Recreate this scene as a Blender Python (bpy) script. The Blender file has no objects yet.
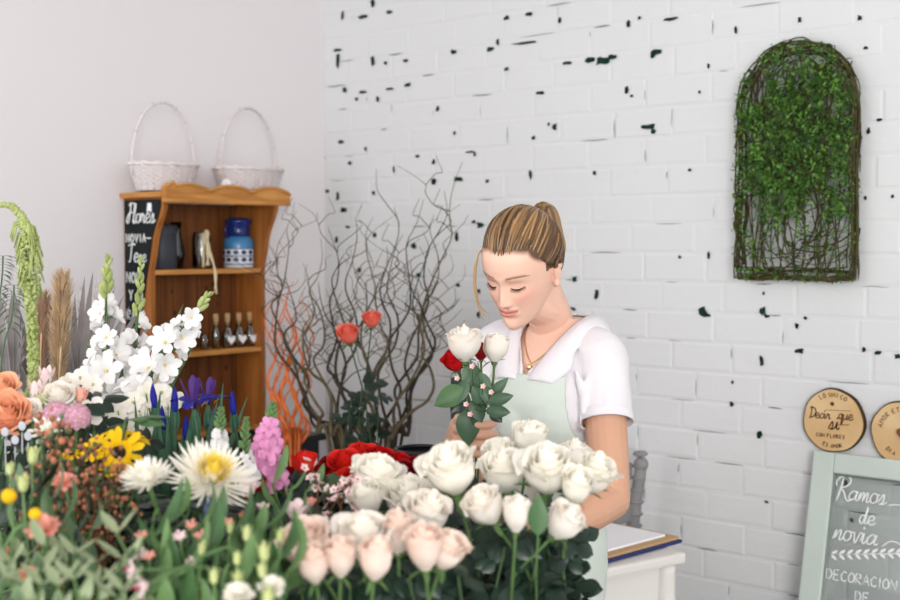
import bpy, math, random
import numpy as np
from mathutils import Vector, Matrix
random.seed(7); RNG = np.random.RandomState(7)
sc = bpy.context.scene; COL = sc.collection
V = Vector; pi = math.pi
R = random.uniform

# ------------------------------------------------------------------ camera
FPX = 1250.0; CAMZ = 1.55
PITCH = math.atan(56 / FPX)
cam_d = bpy.data.cameras.new('camera'); cam = bpy.data.objects.new('camera', cam_d); COL.objects.link(cam)
cam_d.sensor_width = 36; cam_d.lens = 36 * FPX / 900
cam.location = (0, 0, CAMZ); cam.rotation_euler = (pi / 2 - PITCH, 0, 0)
cam_d.dof.use_dof = True; cam_d.dof.focus_distance = 2.45; cam_d.dof.aperture_fstop = 3.9
cam_d.clip_start = .05
sc.camera = cam
FW = V((0, math.cos(PITCH), -math.sin(PITCH))); UP = V((0, math.sin(PITCH), math.cos(PITCH))); CAM = V((0, 0, CAMZ))
def ray(px, py): return FW + V((1, 0, 0)) * ((px - 450) / FPX) + UP * ((300 - py) / FPX)
def P(px, py, z): return CAM + ray(px, py) * z          # a point seen at (px, py), z metres deep
# the two walls
D1 = V((-.759, .651, 0)).normalized()                    # along the brick wall, towards the corner
D2 = V((.651, .759, 0)).normalized()                     # along the plaster wall, towards the corner
CORNER = V((-.458, 4.58, 0))
NB = -D2; NL = -D1                                       # room-side normals of brick wall / plaster wall
def hit(px, py, n, off=0.0):
    r = ray(px, py); t = (CORNER + n * off - CAM).dot(n) / r.dot(n); return CAM + r * t
def PB(px, py, off=0.0): return hit(px, py, NB, off)     # a point on the brick wall
def PL(px, py, off=0.0): return hit(px, py, NL, off)     # a point on the plaster wall

# ------------------------------------------------------------------ materials
def s2l(c): return tuple((x / 12.92 if x <= .04045 else ((x + .055) / 1.055) ** 2.4) for x in c)
def rgb(r, g, b): return s2l((r / 255, g / 255, b / 255)) + (1,)
MATS = {}
def mat(name, col, rough=.6, spec=.3, trans=0.0, noise=0.0, nscale=30, col2=None, bump=0.0, bscale=60, metal=0, attr=None, sss=0, stretch=None, sheen=0):
    if name in MATS: return MATS[name]
    m = bpy.data.materials.new(name); m.use_nodes = True; nt = m.node_tree; N = nt.nodes; L = nt.links
    b = N['Principled BSDF']; out = N['Material Output']
    b.inputs['Roughness'].default_value = rough; b.inputs['Specular IOR Level'].default_value = spec; b.inputs['Metallic'].default_value = metal
    b.inputs['Base Color'].default_value = col
    if sheen: b.inputs['Sheen Weight'].default_value = sheen
    if sss:
        b.inputs['Subsurface Weight'].default_value = sss; b.inputs['Subsurface Radius'].default_value = (1, .35, .2); b.inputs['Subsurface Scale'].default_value = .008
    cs = None; tc = N.new('ShaderNodeTexCoord'); vec = tc.outputs['Object']
    if stretch:
        mp = N.new('ShaderNodeMapping'); mp.inputs['Scale'].default_value = stretch; L.new(vec, mp.inputs['Vector']); vec = mp.outputs['Vector']
    if attr:
        a = N.new('ShaderNodeAttribute'); a.attribute_name = attr; cs = a.outputs['Color']; L.new(cs, b.inputs['Base Color'])
    elif noise or col2:
        n = N.new('ShaderNodeTexNoise'); n.inputs['Scale'].default_value = nscale; n.inputs['Detail'].default_value = 5; L.new(vec, n.inputs['Vector'])
        r = N.new('ShaderNodeValToRGB'); r.color_ramp.elements[0].position = .38; r.color_ramp.elements[1].position = .62
        c2 = col2 or tuple(min(1, x * (1 + noise)) for x in col[:3]) + (1,)
        c1 = col if col2 else tuple(x * (1 - noise) for x in col[:3]) + (1,)
        r.color_ramp.elements[0].color = c1; r.color_ramp.elements[1].color = c2
        L.new(n.outputs['Fac'], r.inputs['Fac']); cs = r.outputs['Color']; L.new(cs, b.inputs['Base Color'])
    if bump:
        n2 = N.new('ShaderNodeTexNoise'); n2.inputs['Scale'].default_value = bscale; n2.inputs['Detail'].default_value = 4; L.new(vec, n2.inputs['Vector'])
        bp = N.new('ShaderNodeBump'); bp.inputs['Strength'].default_value = bump; bp.inputs['Distance'].default_value = .004
        L.new(n2.outputs['Fac'], bp.inputs['Height']); L.new(bp.outputs['Normal'], b.inputs['Normal'])
    if trans:
        t = N.new('ShaderNodeBsdfTranslucent'); mx = N.new('ShaderNodeMixShader'); mx.inputs['Fac'].default_value = trans
        t.inputs['Color'].default_value = col
        if cs: L.new(cs, t.inputs['Color'])
        L.new(b.outputs[0], mx.inputs[1]); L.new(t.outputs[0], mx.inputs[2]); L.new(mx.outputs[0], out.inputs['Surface'])
    MATS[name] = m; return m

def glassy(name, tint, gloss=.08, rough=.02):
    m = bpy.data.materials.new(name); m.use_nodes = True; nt = m.node_tree; N = nt.nodes; L = nt.links
    N.remove(N['Principled BSDF']); t = N.new('ShaderNodeBsdfTransparent'); t.inputs['Color'].default_value = tint
    g = N.new('ShaderNodeBsdfGlossy'); g.inputs['Roughness'].default_value = rough
    lw = N.new('ShaderNodeLayerWeight'); lw.inputs['Blend'].default_value = .25
    ma = N.new('ShaderNodeMath'); ma.operation = 'ADD'; ma.inputs[1].default_value = gloss; ma.use_clamp = True
    L.new(lw.outputs['Fresnel'], ma.inputs[0])
    mx = N.new('ShaderNodeMixShader'); L.new(ma.outputs[0], mx.inputs['Fac']); L.new(t.outputs[0], mx.inputs[1]); L.new(g.outputs[0], mx.inputs[2])
    L.new(mx.outputs[0], N['Material Output'].inputs['Surface']); return m

M_plaster = mat('plaster_paint', rgb(229, 224, 225), .85, .1, bump=.15, bscale=9)
M_brick = mat('white_brick_paint', rgb(217, 218, 218), .55, .3, bump=.4, bscale=30)
M_chip = mat('green_chip', rgb(20, 46, 38), .8, .2, noise=.3)
M_crack = mat('grey_crack', rgb(120, 126, 124), .9, .1)
M_floor = mat('floor_concrete', rgb(120, 116, 104), .5, .3, noise=.12, nscale=3)
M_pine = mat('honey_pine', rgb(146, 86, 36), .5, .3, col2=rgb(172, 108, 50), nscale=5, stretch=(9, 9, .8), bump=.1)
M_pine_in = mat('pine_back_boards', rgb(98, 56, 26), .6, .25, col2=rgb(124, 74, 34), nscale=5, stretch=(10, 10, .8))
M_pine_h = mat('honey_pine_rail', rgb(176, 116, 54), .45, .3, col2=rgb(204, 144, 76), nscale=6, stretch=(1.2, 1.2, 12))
M_knot = mat('pine_knot', rgb(70, 38, 18), .6)
M_board = mat('chalkboard_black', rgb(34, 38, 40), .8, .1, noise=.15, nscale=12)
M_chalk = mat('chalk_white', rgb(236, 238, 236), .9, .05)
M_wicker = mat('white_wicker', rgb(222, 214, 213), .8, .1, bump=.3)
M_wickdark = mat('worn_wicker', rgb(205, 196, 182), .8, .1)
M_black = mat('black_plastic', rgb(24, 25, 27), .4, .4)
M_zinc = mat('zinc_grey', rgb(120, 124, 126), .45, .4, noise=.1, metal=.3)
M_navy = mat('navy_glaze', rgb(22, 44, 110), .2, .5)
M_cer = mat('white_glaze', rgb(222, 226, 228), .25, .5)
M_cerblue = mat('pale_blue_glaze', rgb(66, 128, 176), .25, .5)
M_glass = glassy('clear_glass', (.86, .9, .88, 1))
M_cork = mat('cork', rgb(186, 152, 108), .8, noise=.15, nscale=90)
M_rope = mat('jute_rope', rgb(222, 206, 170), .9, .1)
M_sage = mat('sage_paint', rgb(194, 205, 197), .55, .3, noise=.03, nscale=8)
M_pane = glassy('window_pane', (.95, .97, .96, 1), .07, .06)
M_slice = mat('wood_slice', rgb(220, 190, 144), .6, .2, col2=rgb(206, 170, 122), nscale=7)
M_bark = mat('bark', rgb(70, 56, 38), .9, .1, noise=.3)
M_burn = mat('burnt_lettering', rgb(84, 52, 30), .8, .1)
M_tablew = mat('cream_white_paint', rgb(226, 222, 216), .45, .35)
M_paper = mat('paper', rgb(244, 243, 246), .8, .1)
M_tan = mat('tan_binding', rgb(186, 152, 110), .6)
M_navyc = mat('navy_cover', rgb(38, 50, 104), .6)
M_greyw = mat('grey_chair_wood', rgb(140, 138, 138), .55, .3, noise=.06)
M_willow = mat('willow_bark', rgb(64, 57, 47), .8, .15, noise=.25)
M_willowl = mat('willow_tip_bark', rgb(104, 94, 74), .8, .15, noise=.2)
M_orange = mat('orange_dyed_willow', rgb(226, 120, 62), .6, .2, noise=.12)
M_skin = mat('skin', (1, 1, 1, 1), .48, .35, attr='Col', sss=.12)
M_hair = mat('hair', (1, 1, 1, 1), .42, .45, attr='Col')
M_shirt = mat('white_jersey', rgb(230, 226, 229), .9, .1, bump=.12, bscale=260, sheen=.1)
M_apron = mat('sage_apron_cloth', rgb(206, 215, 206), .9, .1, bump=.2, bscale=400)
M_denim = mat('dark_denim', rgb(50, 56, 72), .9, .1, noise=.1)
M_gold = mat('gold', rgb(222, 176, 120), .3, .5, metal=.8)
# plants
M_stem = mat('stem_green', rgb(80, 108, 60), .55, .3, trans=.1, noise=.15)
M_stemd = mat('stem_dark_green', rgb(60, 84, 50), .55, .3, noise=.15)
M_leafd = mat('rose_leaf', rgb(24, 46, 33), .36, .45, trans=.10, noise=.28, nscale=9)
M_leafm = mat('mid_leaf', rgb(74, 108, 66), .45, .35, trans=.2, noise=.22, nscale=9)
M_leafl = mat('light_leaf', rgb(108, 140, 88), .5, .3, trans=.25, noise=.2, nscale=8)
M_leafp = mat('grey_green_leaf', rgb(104, 128, 94), .5, .3, trans=.18, noise=.2, nscale=12)
M_leafpe = mat('pale_margin_leaf', rgb(168, 182, 142), .5, .3, trans=.2, noise=.1)
M_bluegr = mat('blue_green_blade', rgb(66, 104, 78), .5, .3, trans=.15, noise=.18)
M_limeb = mat('lime_bud', rgb(196, 204, 140), .5, .3, trans=.15, noise=.1)
M_white = mat('white_petal', rgb(255, 251, 240), .6, .15, trans=.36)
M_glad = mat('gladiolus_white', rgb(244, 242, 240), .6, .15, trans=.2)
M_cream = mat('cream_petal', rgb(252, 244, 232), .6, .15, trans=.34, col2=rgb(253, 248, 240), nscale=14)
M_blush = mat('blush_petal', rgb(249, 222, 206), .6, .15, trans=.34, col2=rgb(252, 238, 226), nscale=16)
M_red = mat('red_petal', rgb(200, 20, 26), .5, .2, trans=.2, noise=.12)
M_dred = mat('dark_red_petal', rgb(140, 10, 22), .5, .2, trans=.15, noise=.12)
M_ored = mat('orange_red_petal', rgb(226, 44, 34), .5, .2, trans=.2, noise=.1)
M_coral = mat('coral_petal', rgb(244, 124, 104), .55, .2, trans=.25, noise=.08)
M_peach = mat('peach_petal', rgb(252, 186, 148), .55, .2, trans=.25, noise=.08)
M_salmon = mat('salmon_petal', rgb(246, 176, 158), .55, .2, trans=.25, noise=.12)
M_pink = mat('pink_petal', rgb(232, 160, 202), .6, .2, trans=.25, noise=.12)
M_dusty = mat('dusty_pink_petal', rgb(222, 176, 192), .6, .2, trans=.25, noise=.1)
M_yellow = mat('yellow_petal', rgb(250, 200, 20), .55, .2, trans=.2, noise=.08)
M_lemon = mat('lemon_petal', rgb(250, 224, 96), .55, .2, trans=.25)
M_ball = mat('yellow_ball', rgb(226, 180, 34), .8, .1, noise=.15, nscale=240, bump=.6, bscale=300)
M_brown = mat('dark_disc', rgb(44, 28, 18), .8, noise=.3, nscale=200)
M_blue = mat('iris_blue', rgb(42, 44, 150), .55, .2, trans=.2, noise=.12)
M_violet = mat('iris_violet', rgb(84, 52, 128), .55, .2, trans=.2, noise=.12)
M_rust = mat('rust_berry', rgb(168, 108, 78), .5, .3, noise=.3, nscale=60)
M_rustst = mat('rust_twig', rgb(96, 68, 44), .7)
M_magenta = mat('magenta_stripe', rgb(196, 40, 96), .55, .2, trans=.2)
M_palepink = mat('pale_pink_petal', rgb(246, 222, 220), .55, .2, trans=.25, noise=.04)
M_amar = mat('amaranth_green', rgb(158, 172, 100), .7, .15, trans=.2, col2=rgb(192, 202, 136), nscale=40)
M_pampas = mat('pampas_tan', rgb(236, 212, 176), .9, .05, trans=.5, noise=.1)
M_dry = mat('dried_grey', rgb(150, 144, 142), .8, .1, trans=.2, noise=.18, nscale=14)
M_dryl = mat('dried_silver', rgb(196, 190, 188), .7, .15, trans=.25, noise=.12)
M_moss = mat('moss_leaf', rgb(74, 114, 54), .6, .2, trans=.2, noise=.35, nscale=25)
M_mossl = mat('moss_leaf_light', rgb(108, 148, 66), .6, .2, trans=.2, noise=.25, nscale=25)
M_twig = mat('moss_twig', rgb(72, 66, 38), .8, noise=.3)
M_pod = mat('silver_pod', rgb(206, 206, 214), .4, .3, trans=.3)

# ------------------------------------------------------------------ mesh builder
def catmull(pts, n=6):
    p = [V(q) for q in pts]
    if len(p) < 3: return p
    p = [p[0] * 2 - p[1]] + p + [p[-1] * 2 - p[-2]]; out = []
    for i in range(1, len(p) - 2):
        for k in range(n):
            t = k / n
            out.append(.5 * ((2 * p[i]) + (p[i + 1] - p[i - 1]) * t + (2 * p[i - 1] - 5 * p[i] + 4 * p[i + 1] - p[i + 2]) * t * t + (3 * p[i] - p[i - 1] - 3 * p[i + 1] + p[i + 2]) * t ** 3))
    out.append(p[-2]); return out
def lerpn(a, n):
    return [float(x) for x in np.interp(np.linspace(0, 1, n), np.linspace(0, 1, len(a)), a)]
def perp(d):
    d = V(d).normalized(); a = V((0, 0, 1)) if abs(d.z) < .9 else V((1, 0, 0))
    u = d.cross(a).normalized(); return u, d.cross(u).normalized()
def rdir(d, spread):
    u, w = perp(d); a = R(0, 2 * pi); s = spread * math.sqrt(R(0, 1)); return (V(d).normalized() + (u * math.cos(a) + w * math.sin(a)) * s).normalized()

class MB:
    def __init__(s): s.v = []; s.f = []; s.m = []; s.c = None
    def add(s, vs, fs, m=0):
        b = len(s.v); s.v += [tuple(v) for v in vs]; s.f += [tuple(b + i for i in f) for f in fs]; s.m += [m] * len(fs)
    def grid(s, rows, m=0, closed=False):
        nr, nc = len(rows), len(rows[0]); vs = [p for r in rows for p in r]; fs = []
        for i in range(nr - 1):
            for j in range(nc if closed else nc - 1):
                k = (j + 1) % nc; fs.append((i * nc + j, i * nc + k, (i + 1) * nc + k, (i + 1) * nc + j))
        s.add(vs, fs, m)
    def tube(s, pts, r, n=6, m=0, cap=True, flat=None):
        pts = [V(p) for p in pts]; k = len(pts)
        if not hasattr(r, '__len__'): r = [r] * k
        elif len(r) != k: r = lerpn(r, k)
        rows = []; u = None
        for i in range(k):
            d = (pts[min(i + 1, k - 1)] - pts[max(i - 1, 0)])
            if d.length < 1e-9: d = V((0, 0, 1))
            d.normalize()
            if u is None: u = flat.cross(d).normalized() if flat else perp(d)[0]
            else:
                u = u - d * u.dot(d)
                u = u.normalized() if u.length > 1e-6 else perp(d)[0]
            w = d.cross(u); fl = .35 if flat else 1
            rows.append([pts[i] + (u * math.cos(2 * pi * j / n) + w * math.sin(2 * pi * j / n) * fl) * r[i] for j in range(n)])
        s.grid(rows, m, True)
        if cap:
            b = len(s.v) - k * n
            s.f.append(tuple(b + j for j in reversed(range(n)))); s.f.append(tuple(b + (k - 1) * n + j for j in range(n))); s.m += [m, m]
    def lathe(s, prof, n=20, m=0, o=(0, 0, 0), ax=(0, 0, 1)):
        o = V(o); ax = V(ax).normalized(); u, w = perp(ax)
        rows = [[o + ax * z + (u * math.cos(2 * pi * j / n) + w * math.sin(2 * pi * j / n)) * max(r, 1e-5) for j in range(n)] for r, z in prof]
        s.grid(rows, m, True)
    def ball(s, c, r, n=8, m=0, sc=(1, 1, 1), ax=None):
        c = V(c); k = max(4, n // 2 + 1)
        if ax is None: u, w, a = V((1, 0, 0)), V((0, 1, 0)), V((0, 0, 1))
        else: a = V(ax).normalized(); u, w = perp(a)
        rows = []
        for i in range(k + 1):
            t = pi * i / k; st = max(math.sin(t), 1e-4)
            rows.append([c + u * (math.cos(2 * pi * j / n) * st * r * sc[0]) + w * (math.sin(2 * pi * j / n) * st * r * sc[1]) - a * (math.cos(t) * r * sc[2]) for j in range(n)])
        s.grid(rows, m, True)
    def box(s, c, size, rot=None, m=0, bev=0.0):
        c = V(c); x, y, z = [q / 2 for q in size]; rot = rot or Matrix.Identity(3)
        if not bev:
            vs = [c + rot @ V((i * x, j * y, k * z)) for i in (-1, 1) for j in (-1, 1) for k in (-1, 1)]
            s.add(vs, [(0, 1, 3, 2), (4, 6, 7, 5), (0, 4, 5, 1), (2, 3, 7, 6), (0, 2, 6, 4), (1, 5, 7, 3)], m); return
        b = min(bev, x * .9, y * .9, z * .9)
        import bmesh
        bm = bmesh.new(); bmesh.ops.create_cube(bm, size=2)
        for v in bm.verts: v.co = V((v.co.x * x, v.co.y * y, v.co.z * z))
        bmesh.ops.bevel(bm, geom=bm.edges[:], offset=b, segments=2, affect='EDGES', profile=.6)
        bm.verts.index_update()
        s.add([c + rot @ v.co for v in bm.verts], [tuple(v.index for v in f.verts) for f in bm.faces], m); bm.free()
    def leaf(s, o, d, nrm, L, W, bend=0.0, cup=0.3, m=0, prof='leaf', nx=4, ny=6, wave=0.0, twist=0.0, tip=0.5):
        """a curved blade: o base, d direction, nrm upper side, bend curls it away from nrm"""
        o = V(o); d = V(d).normalized(); nrm = V(nrm); nrm = nrm - d * nrm.dot(d)
        nrm = nrm.normalized() if nrm.length > 1e-5 else perp(d)[0]
        rows = []; p = o.copy(); ph = R(0, 6)
        for i in range(ny + 1):
            t = i / ny
            if prof == 'leaf': w = math.sin(pi * min(1, t ** .8)) ** .8
            elif prof == 'petal': w = (math.sin(pi * (.08 + .84 * t) * .62 + .1)) if t < .75 else math.sin(pi * .5) * math.sqrt(max(0.02, 1 - ((t - .75) / .26) ** 2))
            elif prof == 'strap': w = (min(1, .55 + t * 1.5)) * (1 - max(0, (t - .6) / .4) ** 2)
            elif prof == 'round': w = math.sqrt(max(0.01, 1 - (2 * t - 1) ** 2))
            elif prof == 'ray': w = (.5 + .5 * t) * math.sqrt(max(.03, 1 - max(0, (t - .7) / .3) ** 2))
            w = max(w, .03) * W / 2
            a = bend * t
            dd = d * math.cos(a) - nrm * math.sin(a); nn = nrm * math.cos(a) + d * math.sin(a)
            sd = dd.cross(nn)
            if twist:
                q = Matrix.Rotation(twist * t, 3, dd); sd = q @ sd; nn = q @ nn
            row = []
            for j in range(nx + 1):
                x = 2 * j / nx - 1
                row.append(p + sd * (x * w) + nn * (cup * w * x * x + wave * W * math.sin(ph + t * 9 + x * 4) * abs(x)))
            rows.append(row); p = p + dd * (L / ny)
        s.grid(rows, m)
    def build(s, name, mats, parent=None, loc=None, smooth=True, cols=None):
        me = bpy.data.meshes.new(name); o = bpy.data.objects.new(name, me); COL.objects.link(o)
        if parent is not None: base = V(parent['_w']); o.parent = parent
        else: base = V(loc) if loc is not None else V((0, 0, 0)); o.location = base
        o['_w'] = tuple(base)
        vs = [(a - base[0], b - base[1], c - base[2]) for a, b, c in s.v]
        me.from_pydata(vs, [], s.f)
        for mm in (mats if isinstance(mats, (list, tuple)) else [mats]): me.materials.append(mm)
        if max(s.m, default=0) > 0: me.polygons.foreach_set('material_index', s.m)
        if smooth: me.polygons.foreach_set('use_smooth', [True] * len(me.polygons))
        if cols is not None:
            ca = me.color_attributes.new('Col', 'FLOAT_COLOR', 'POINT'); ca.data.foreach_set('color', np.asarray(cols, dtype=np.float32).ravel())
        me.validate(); me.update(); return o

def thing(name, label, cat, loc, group=None):
    o = bpy.data.objects.new(name, None); COL.objects.link(o); o.location = loc; o['_w'] = tuple(V(loc)); o.empty_display_size = .02; o['kind'] = 'thing'
    return tag(o, label, cat, group)
def tag(o, label=None, cat=None, group=None, kind=None):
    if label: o['label'] = label
    if cat: o['category'] = cat
    if group: o['group'] = group
    if kind: o['kind'] = kind
    return o

# ------------------------------------------------------------------ room
def wallpt(s, z, off=0.0): return CORNER - D1 * s + NB * off + V((0, 0, z))     # brick wall, s metres from the corner
def sz(px, py):                                                                   # pixel -> (s, z) on the brick wall
    p = PB(px, py); return (p - CORNER).dot(-D1), p.z
WALL_H = 3.1; WALL_S = 8.2
def build_brick_wall():
    mb = MB(); L, H = .205, .085; z0 = sz(740, 314)[1] % H
    back = -.14
    def pt(s, z, o): return wallpt(s, z, o)
    # core slab with paint-filled joints
    fs = [pt(-.14, 0, back), pt(WALL_S, 0, back), pt(WALL_S, WALL_H, back), pt(-.14, WALL_H, back), pt(-.02, 0, -.0019), pt(WALL_S, 0, -.0019), pt(WALL_S, WALL_H, -.0019), pt(-.02, WALL_H, -.0019)]
    mb.add(fs, [(3, 2, 1, 0), (4, 5, 6, 7), (0, 1, 5, 4), (2, 3, 7, 6), (1, 2, 6, 5), (3, 0, 4, 7)])
    r = random.Random(3); nrow = int(WALL_H / H) + 1
    joints = []
    for i in range(-1, nrow):
        za = z0 + i * H; zb = za + H; za_, zb_ = max(za, 0), min(zb, WALL_H)
        if zb_ - za_ < .02: continue
        x = -L * (.5 if i % 2 else 0) - L * .35 + r.uniform(-.015, .015)
        while x < WALL_S:
            w = L * r.uniform(.93, 1.07); a, b = max(x, -.02), min(x + w, WALL_S); 
            if b - a > .02:
                g = r.uniform(.0002, .0012); e = r.uniform(.006, .011); o = r.uniform(-.0006, .0007) - .0008; tl = [r.uniform(-.0004, .0004) for _ in range(4)]
                A = [(a + g, za_ + g), (b - g, za_ + g), (b - g, zb_ - g), (a + g, zb_ - g)]
                B = [(a + g + e, za_ + g + e), (b - g - e, za_ + g + e), (b - g - e, zb_ - g - e), (a + g + e, zb_ - g - e)]
                vs = [pt(p, q, -.0022) for p, q in A] + [pt(p + (e * .55 if k in (1, 2) else -e * .55) * 1, q + (e * .55 if k > 1 else -e * .55), o - .0008 + tl[k]) for k, (p, q) in enumerate(B)] + [pt(p, q, o + tl[k]) for k, (p, q) in enumerate(B)]
                f = [(8, 9, 10, 11)]
                for k in range(4):
                    n = (k + 1) % 4; f += [(k, n, 4 + n, 4 + k), (4 + k, 4 + n, 8 + n, 8 + k)]
                mb.add(vs, f)
                joints.append((a, b, za_, zb_))
            x += w
    # hairline cracks along the joints
    for (a, b, za, zb) in joints:
        low = 1 if za < 1.45 else .35
        s_far = a > 2.2
        if r.random() < .38 * (1.3 if low == 1 else .6):
            c = r.uniform(a, b - .05); l = r.uniform(.03, min(.15, b - c)); w = r.uniform(.0008, .0022)
            n = 5; top = []; bot = []
            for k in range(n + 1):
                q = c + l * k / n; y = za + r.uniform(-.001, .001); ww = w * math.sin(pi * (k + .3) / (n + .6))
                top.append(pt(q, y + ww, .0022)); bot.append(pt(q, y - ww, .0022))
            mb.grid([bot, top], 2)
        if r.random() < .16 * (1.3 if low == 1 else .6):
            c = r.uniform(za, zb - .03); l = r.uniform(.02, zb - c); w = r.uniform(.0006, .0016)
            n = 4; top = []; bot = []
            for k in range(n + 1):
                q = c + l * k / n; y = a + r.uniform(-.001, .001); ww = w * math.sin(pi * (k + .3) / (n + .6))
                top.append(pt(y - ww, q, .0022)); bot.append(pt(y + ww, q, .0022))
            mb.grid([bot, top], 2)
    chips = [(373,3,4,9),(343,15,2,10),(363,17,10,4),(390,12,6,3),(507,18,6,5),(530,14,8,4),(454,52,6,5),(491,49,7,5),(498,42,2,8),(525,43,31,3),(338,50,9,3),(338,60,3,18),
        (373,61,4,13),(386,63,4,4),(406,61,5,3),(507,69,5,4),(568,63,10,3),(590,60,14,6),(602,61,16,9),(613,57,12,5),(345,90,5,6),(363,92,8,3),(390,89,9,2),(408,85,8,4),(378,99,3,6),(357,99,3,3),(541,93,9,3),
        (438,109,3,6),(555,127,5,7),(549,124,3,3),(455,133,3,4),(534,138,3,4),(341,142,7,3),(366,149,2,4),(350,163,4,3),(418,156,4,3),(434,162,3,5),(470,152,9,2),(475,154,2,5),(394,169,2,8),
        (434,181,5,7),(459,179,10,6),(488,181,3,4),(531,175,3,10),(595,173,3,4),(328,191,4,4),(338,196,3,10),(374,193,3,5),(649,127,17,6),(654,131,6,5),(657,52,14,5),(653,56,5,5),(671,19,15,4),(629,24,4,8),(627,90,5,7),(632,96,3,3),
        (680,257,3,4),(709,255,3,9),(764,293,2,4),(703,312,8,13),(708,315,6,4),(763,311,7,10),(767,316,6,3),(797,326,4,6),(806,318,4,3),(800,351,10,5),(762,361,4,14),(864,350,4,6),(878,353,9,4),(898,356,7,6),
        (610,338,10,4),(733,382,2,3),(760,435,5,8),(732,404,4,5),(767,502,4,2),(457,237,4,12),(481,225,9,6),(474,222,4,3),(458,285,4,4),(575,279,5,6),(597,294,4,14),(479,315,3,7),(479,291,3,5),(574,309,5,3),
        (344,210,8,5),(348,227,4,3),(375,235,4,6),(337,240,3,6),(360,270,4,5),(414,246,5,6),(419,275,5,5),(866,198,3,4),(866,48,6,3),(860,18,4,6),(709,66,2,5),(736,30,3,8),(846,483,4,8),(832,455,3,3),(640,18,3,3),(700,92,3,3),
        (560,20,3,6),(880,120,6,3),(893,196,3,4),(869,131,4,6),(690,170,3,3),(800,20,4,6),(852,520,4,5),(823,505,3,10)]
    for (px, py, w, h) in chips:
        s, z = sz(px, py); s2, _ = sz(px + w / 2 + .5, py); _, z2 = sz(px, py - h / 2 - .5); hw, hh = abs(s2 - s) * .85, abs(z2 - z) * .85
        n = 11; vs = [pt(s, z, .003)]
        for k in range(n):
            a = 2 * pi * k / n; q = r.uniform(.62, 1.2); vs.append(pt(s + math.copysign(abs(math.cos(a)) ** .7, math.cos(a)) * hw * q, z + math.copysign(abs(math.sin(a)) ** .7, math.sin(a)) * hh * q, .003))
        mb.add(vs, [(0, 1 + k, 1 + (k + 1) % n) for k in range(n)], 1)
    o = mb.build('wall_right', [M_brick, M_chip, M_crack], loc=tuple(CORNER), smooth=False); tag(o, kind='structure')
build_brick_wall()
LW = 5.2
def lw(t, z, off=0.0): return CORNER - D2 * t + NL * off + V((0, 0, z))            # plaster wall, t metres from the corner
mb = MB(); mb.add([lw(0, 0), lw(LW, 0), lw(LW, WALL_H), lw(0, WALL_H), lw(-.14, 0, -.14), lw(LW, 0, -.14), lw(LW, WALL_H, -.14), lw(-.14, WALL_H, -.14)],
    [(0, 1, 2, 3), (7, 6, 5, 4), (0, 4, 5, 1), (3, 2, 6, 7), (1, 5, 6, 2), (4, 0, 3, 7)])
tag(mb.build('wall_left', M_plaster, loc=tuple(CORNER), smooth=False), kind='structure')
mb = MB(); A, B, C_, D_ = CORNER, CORNER - D1 * WALL_S, CORNER - D1 * WALL_S - D2 * LW, CORNER - D2 * LW
mb.add([p + V((0, 0, z)) for z in (0, -.1) for p in (A, B, C_, D_)], [(0, 3, 2, 1), (4, 5, 6, 7), (0, 1, 5, 4), (1, 2, 6, 5), (2, 3, 7, 6), (3, 0, 4, 7)])
tag(mb.build('floor', M_floor, smooth=False), kind='structure')

mb = MB(); mb.add([p + V((0, 0, z)) for z in (WALL_H, WALL_H + .1) for p in (A, B, C_, D_)], [(0, 1, 2, 3), (7, 6, 5, 4), (0, 4, 5, 1), (1, 5, 6, 2), (2, 6, 7, 3), (3, 7, 4, 0)])
tag(mb.build('ceiling', M_plaster, smooth=False), kind='structure')
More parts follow.
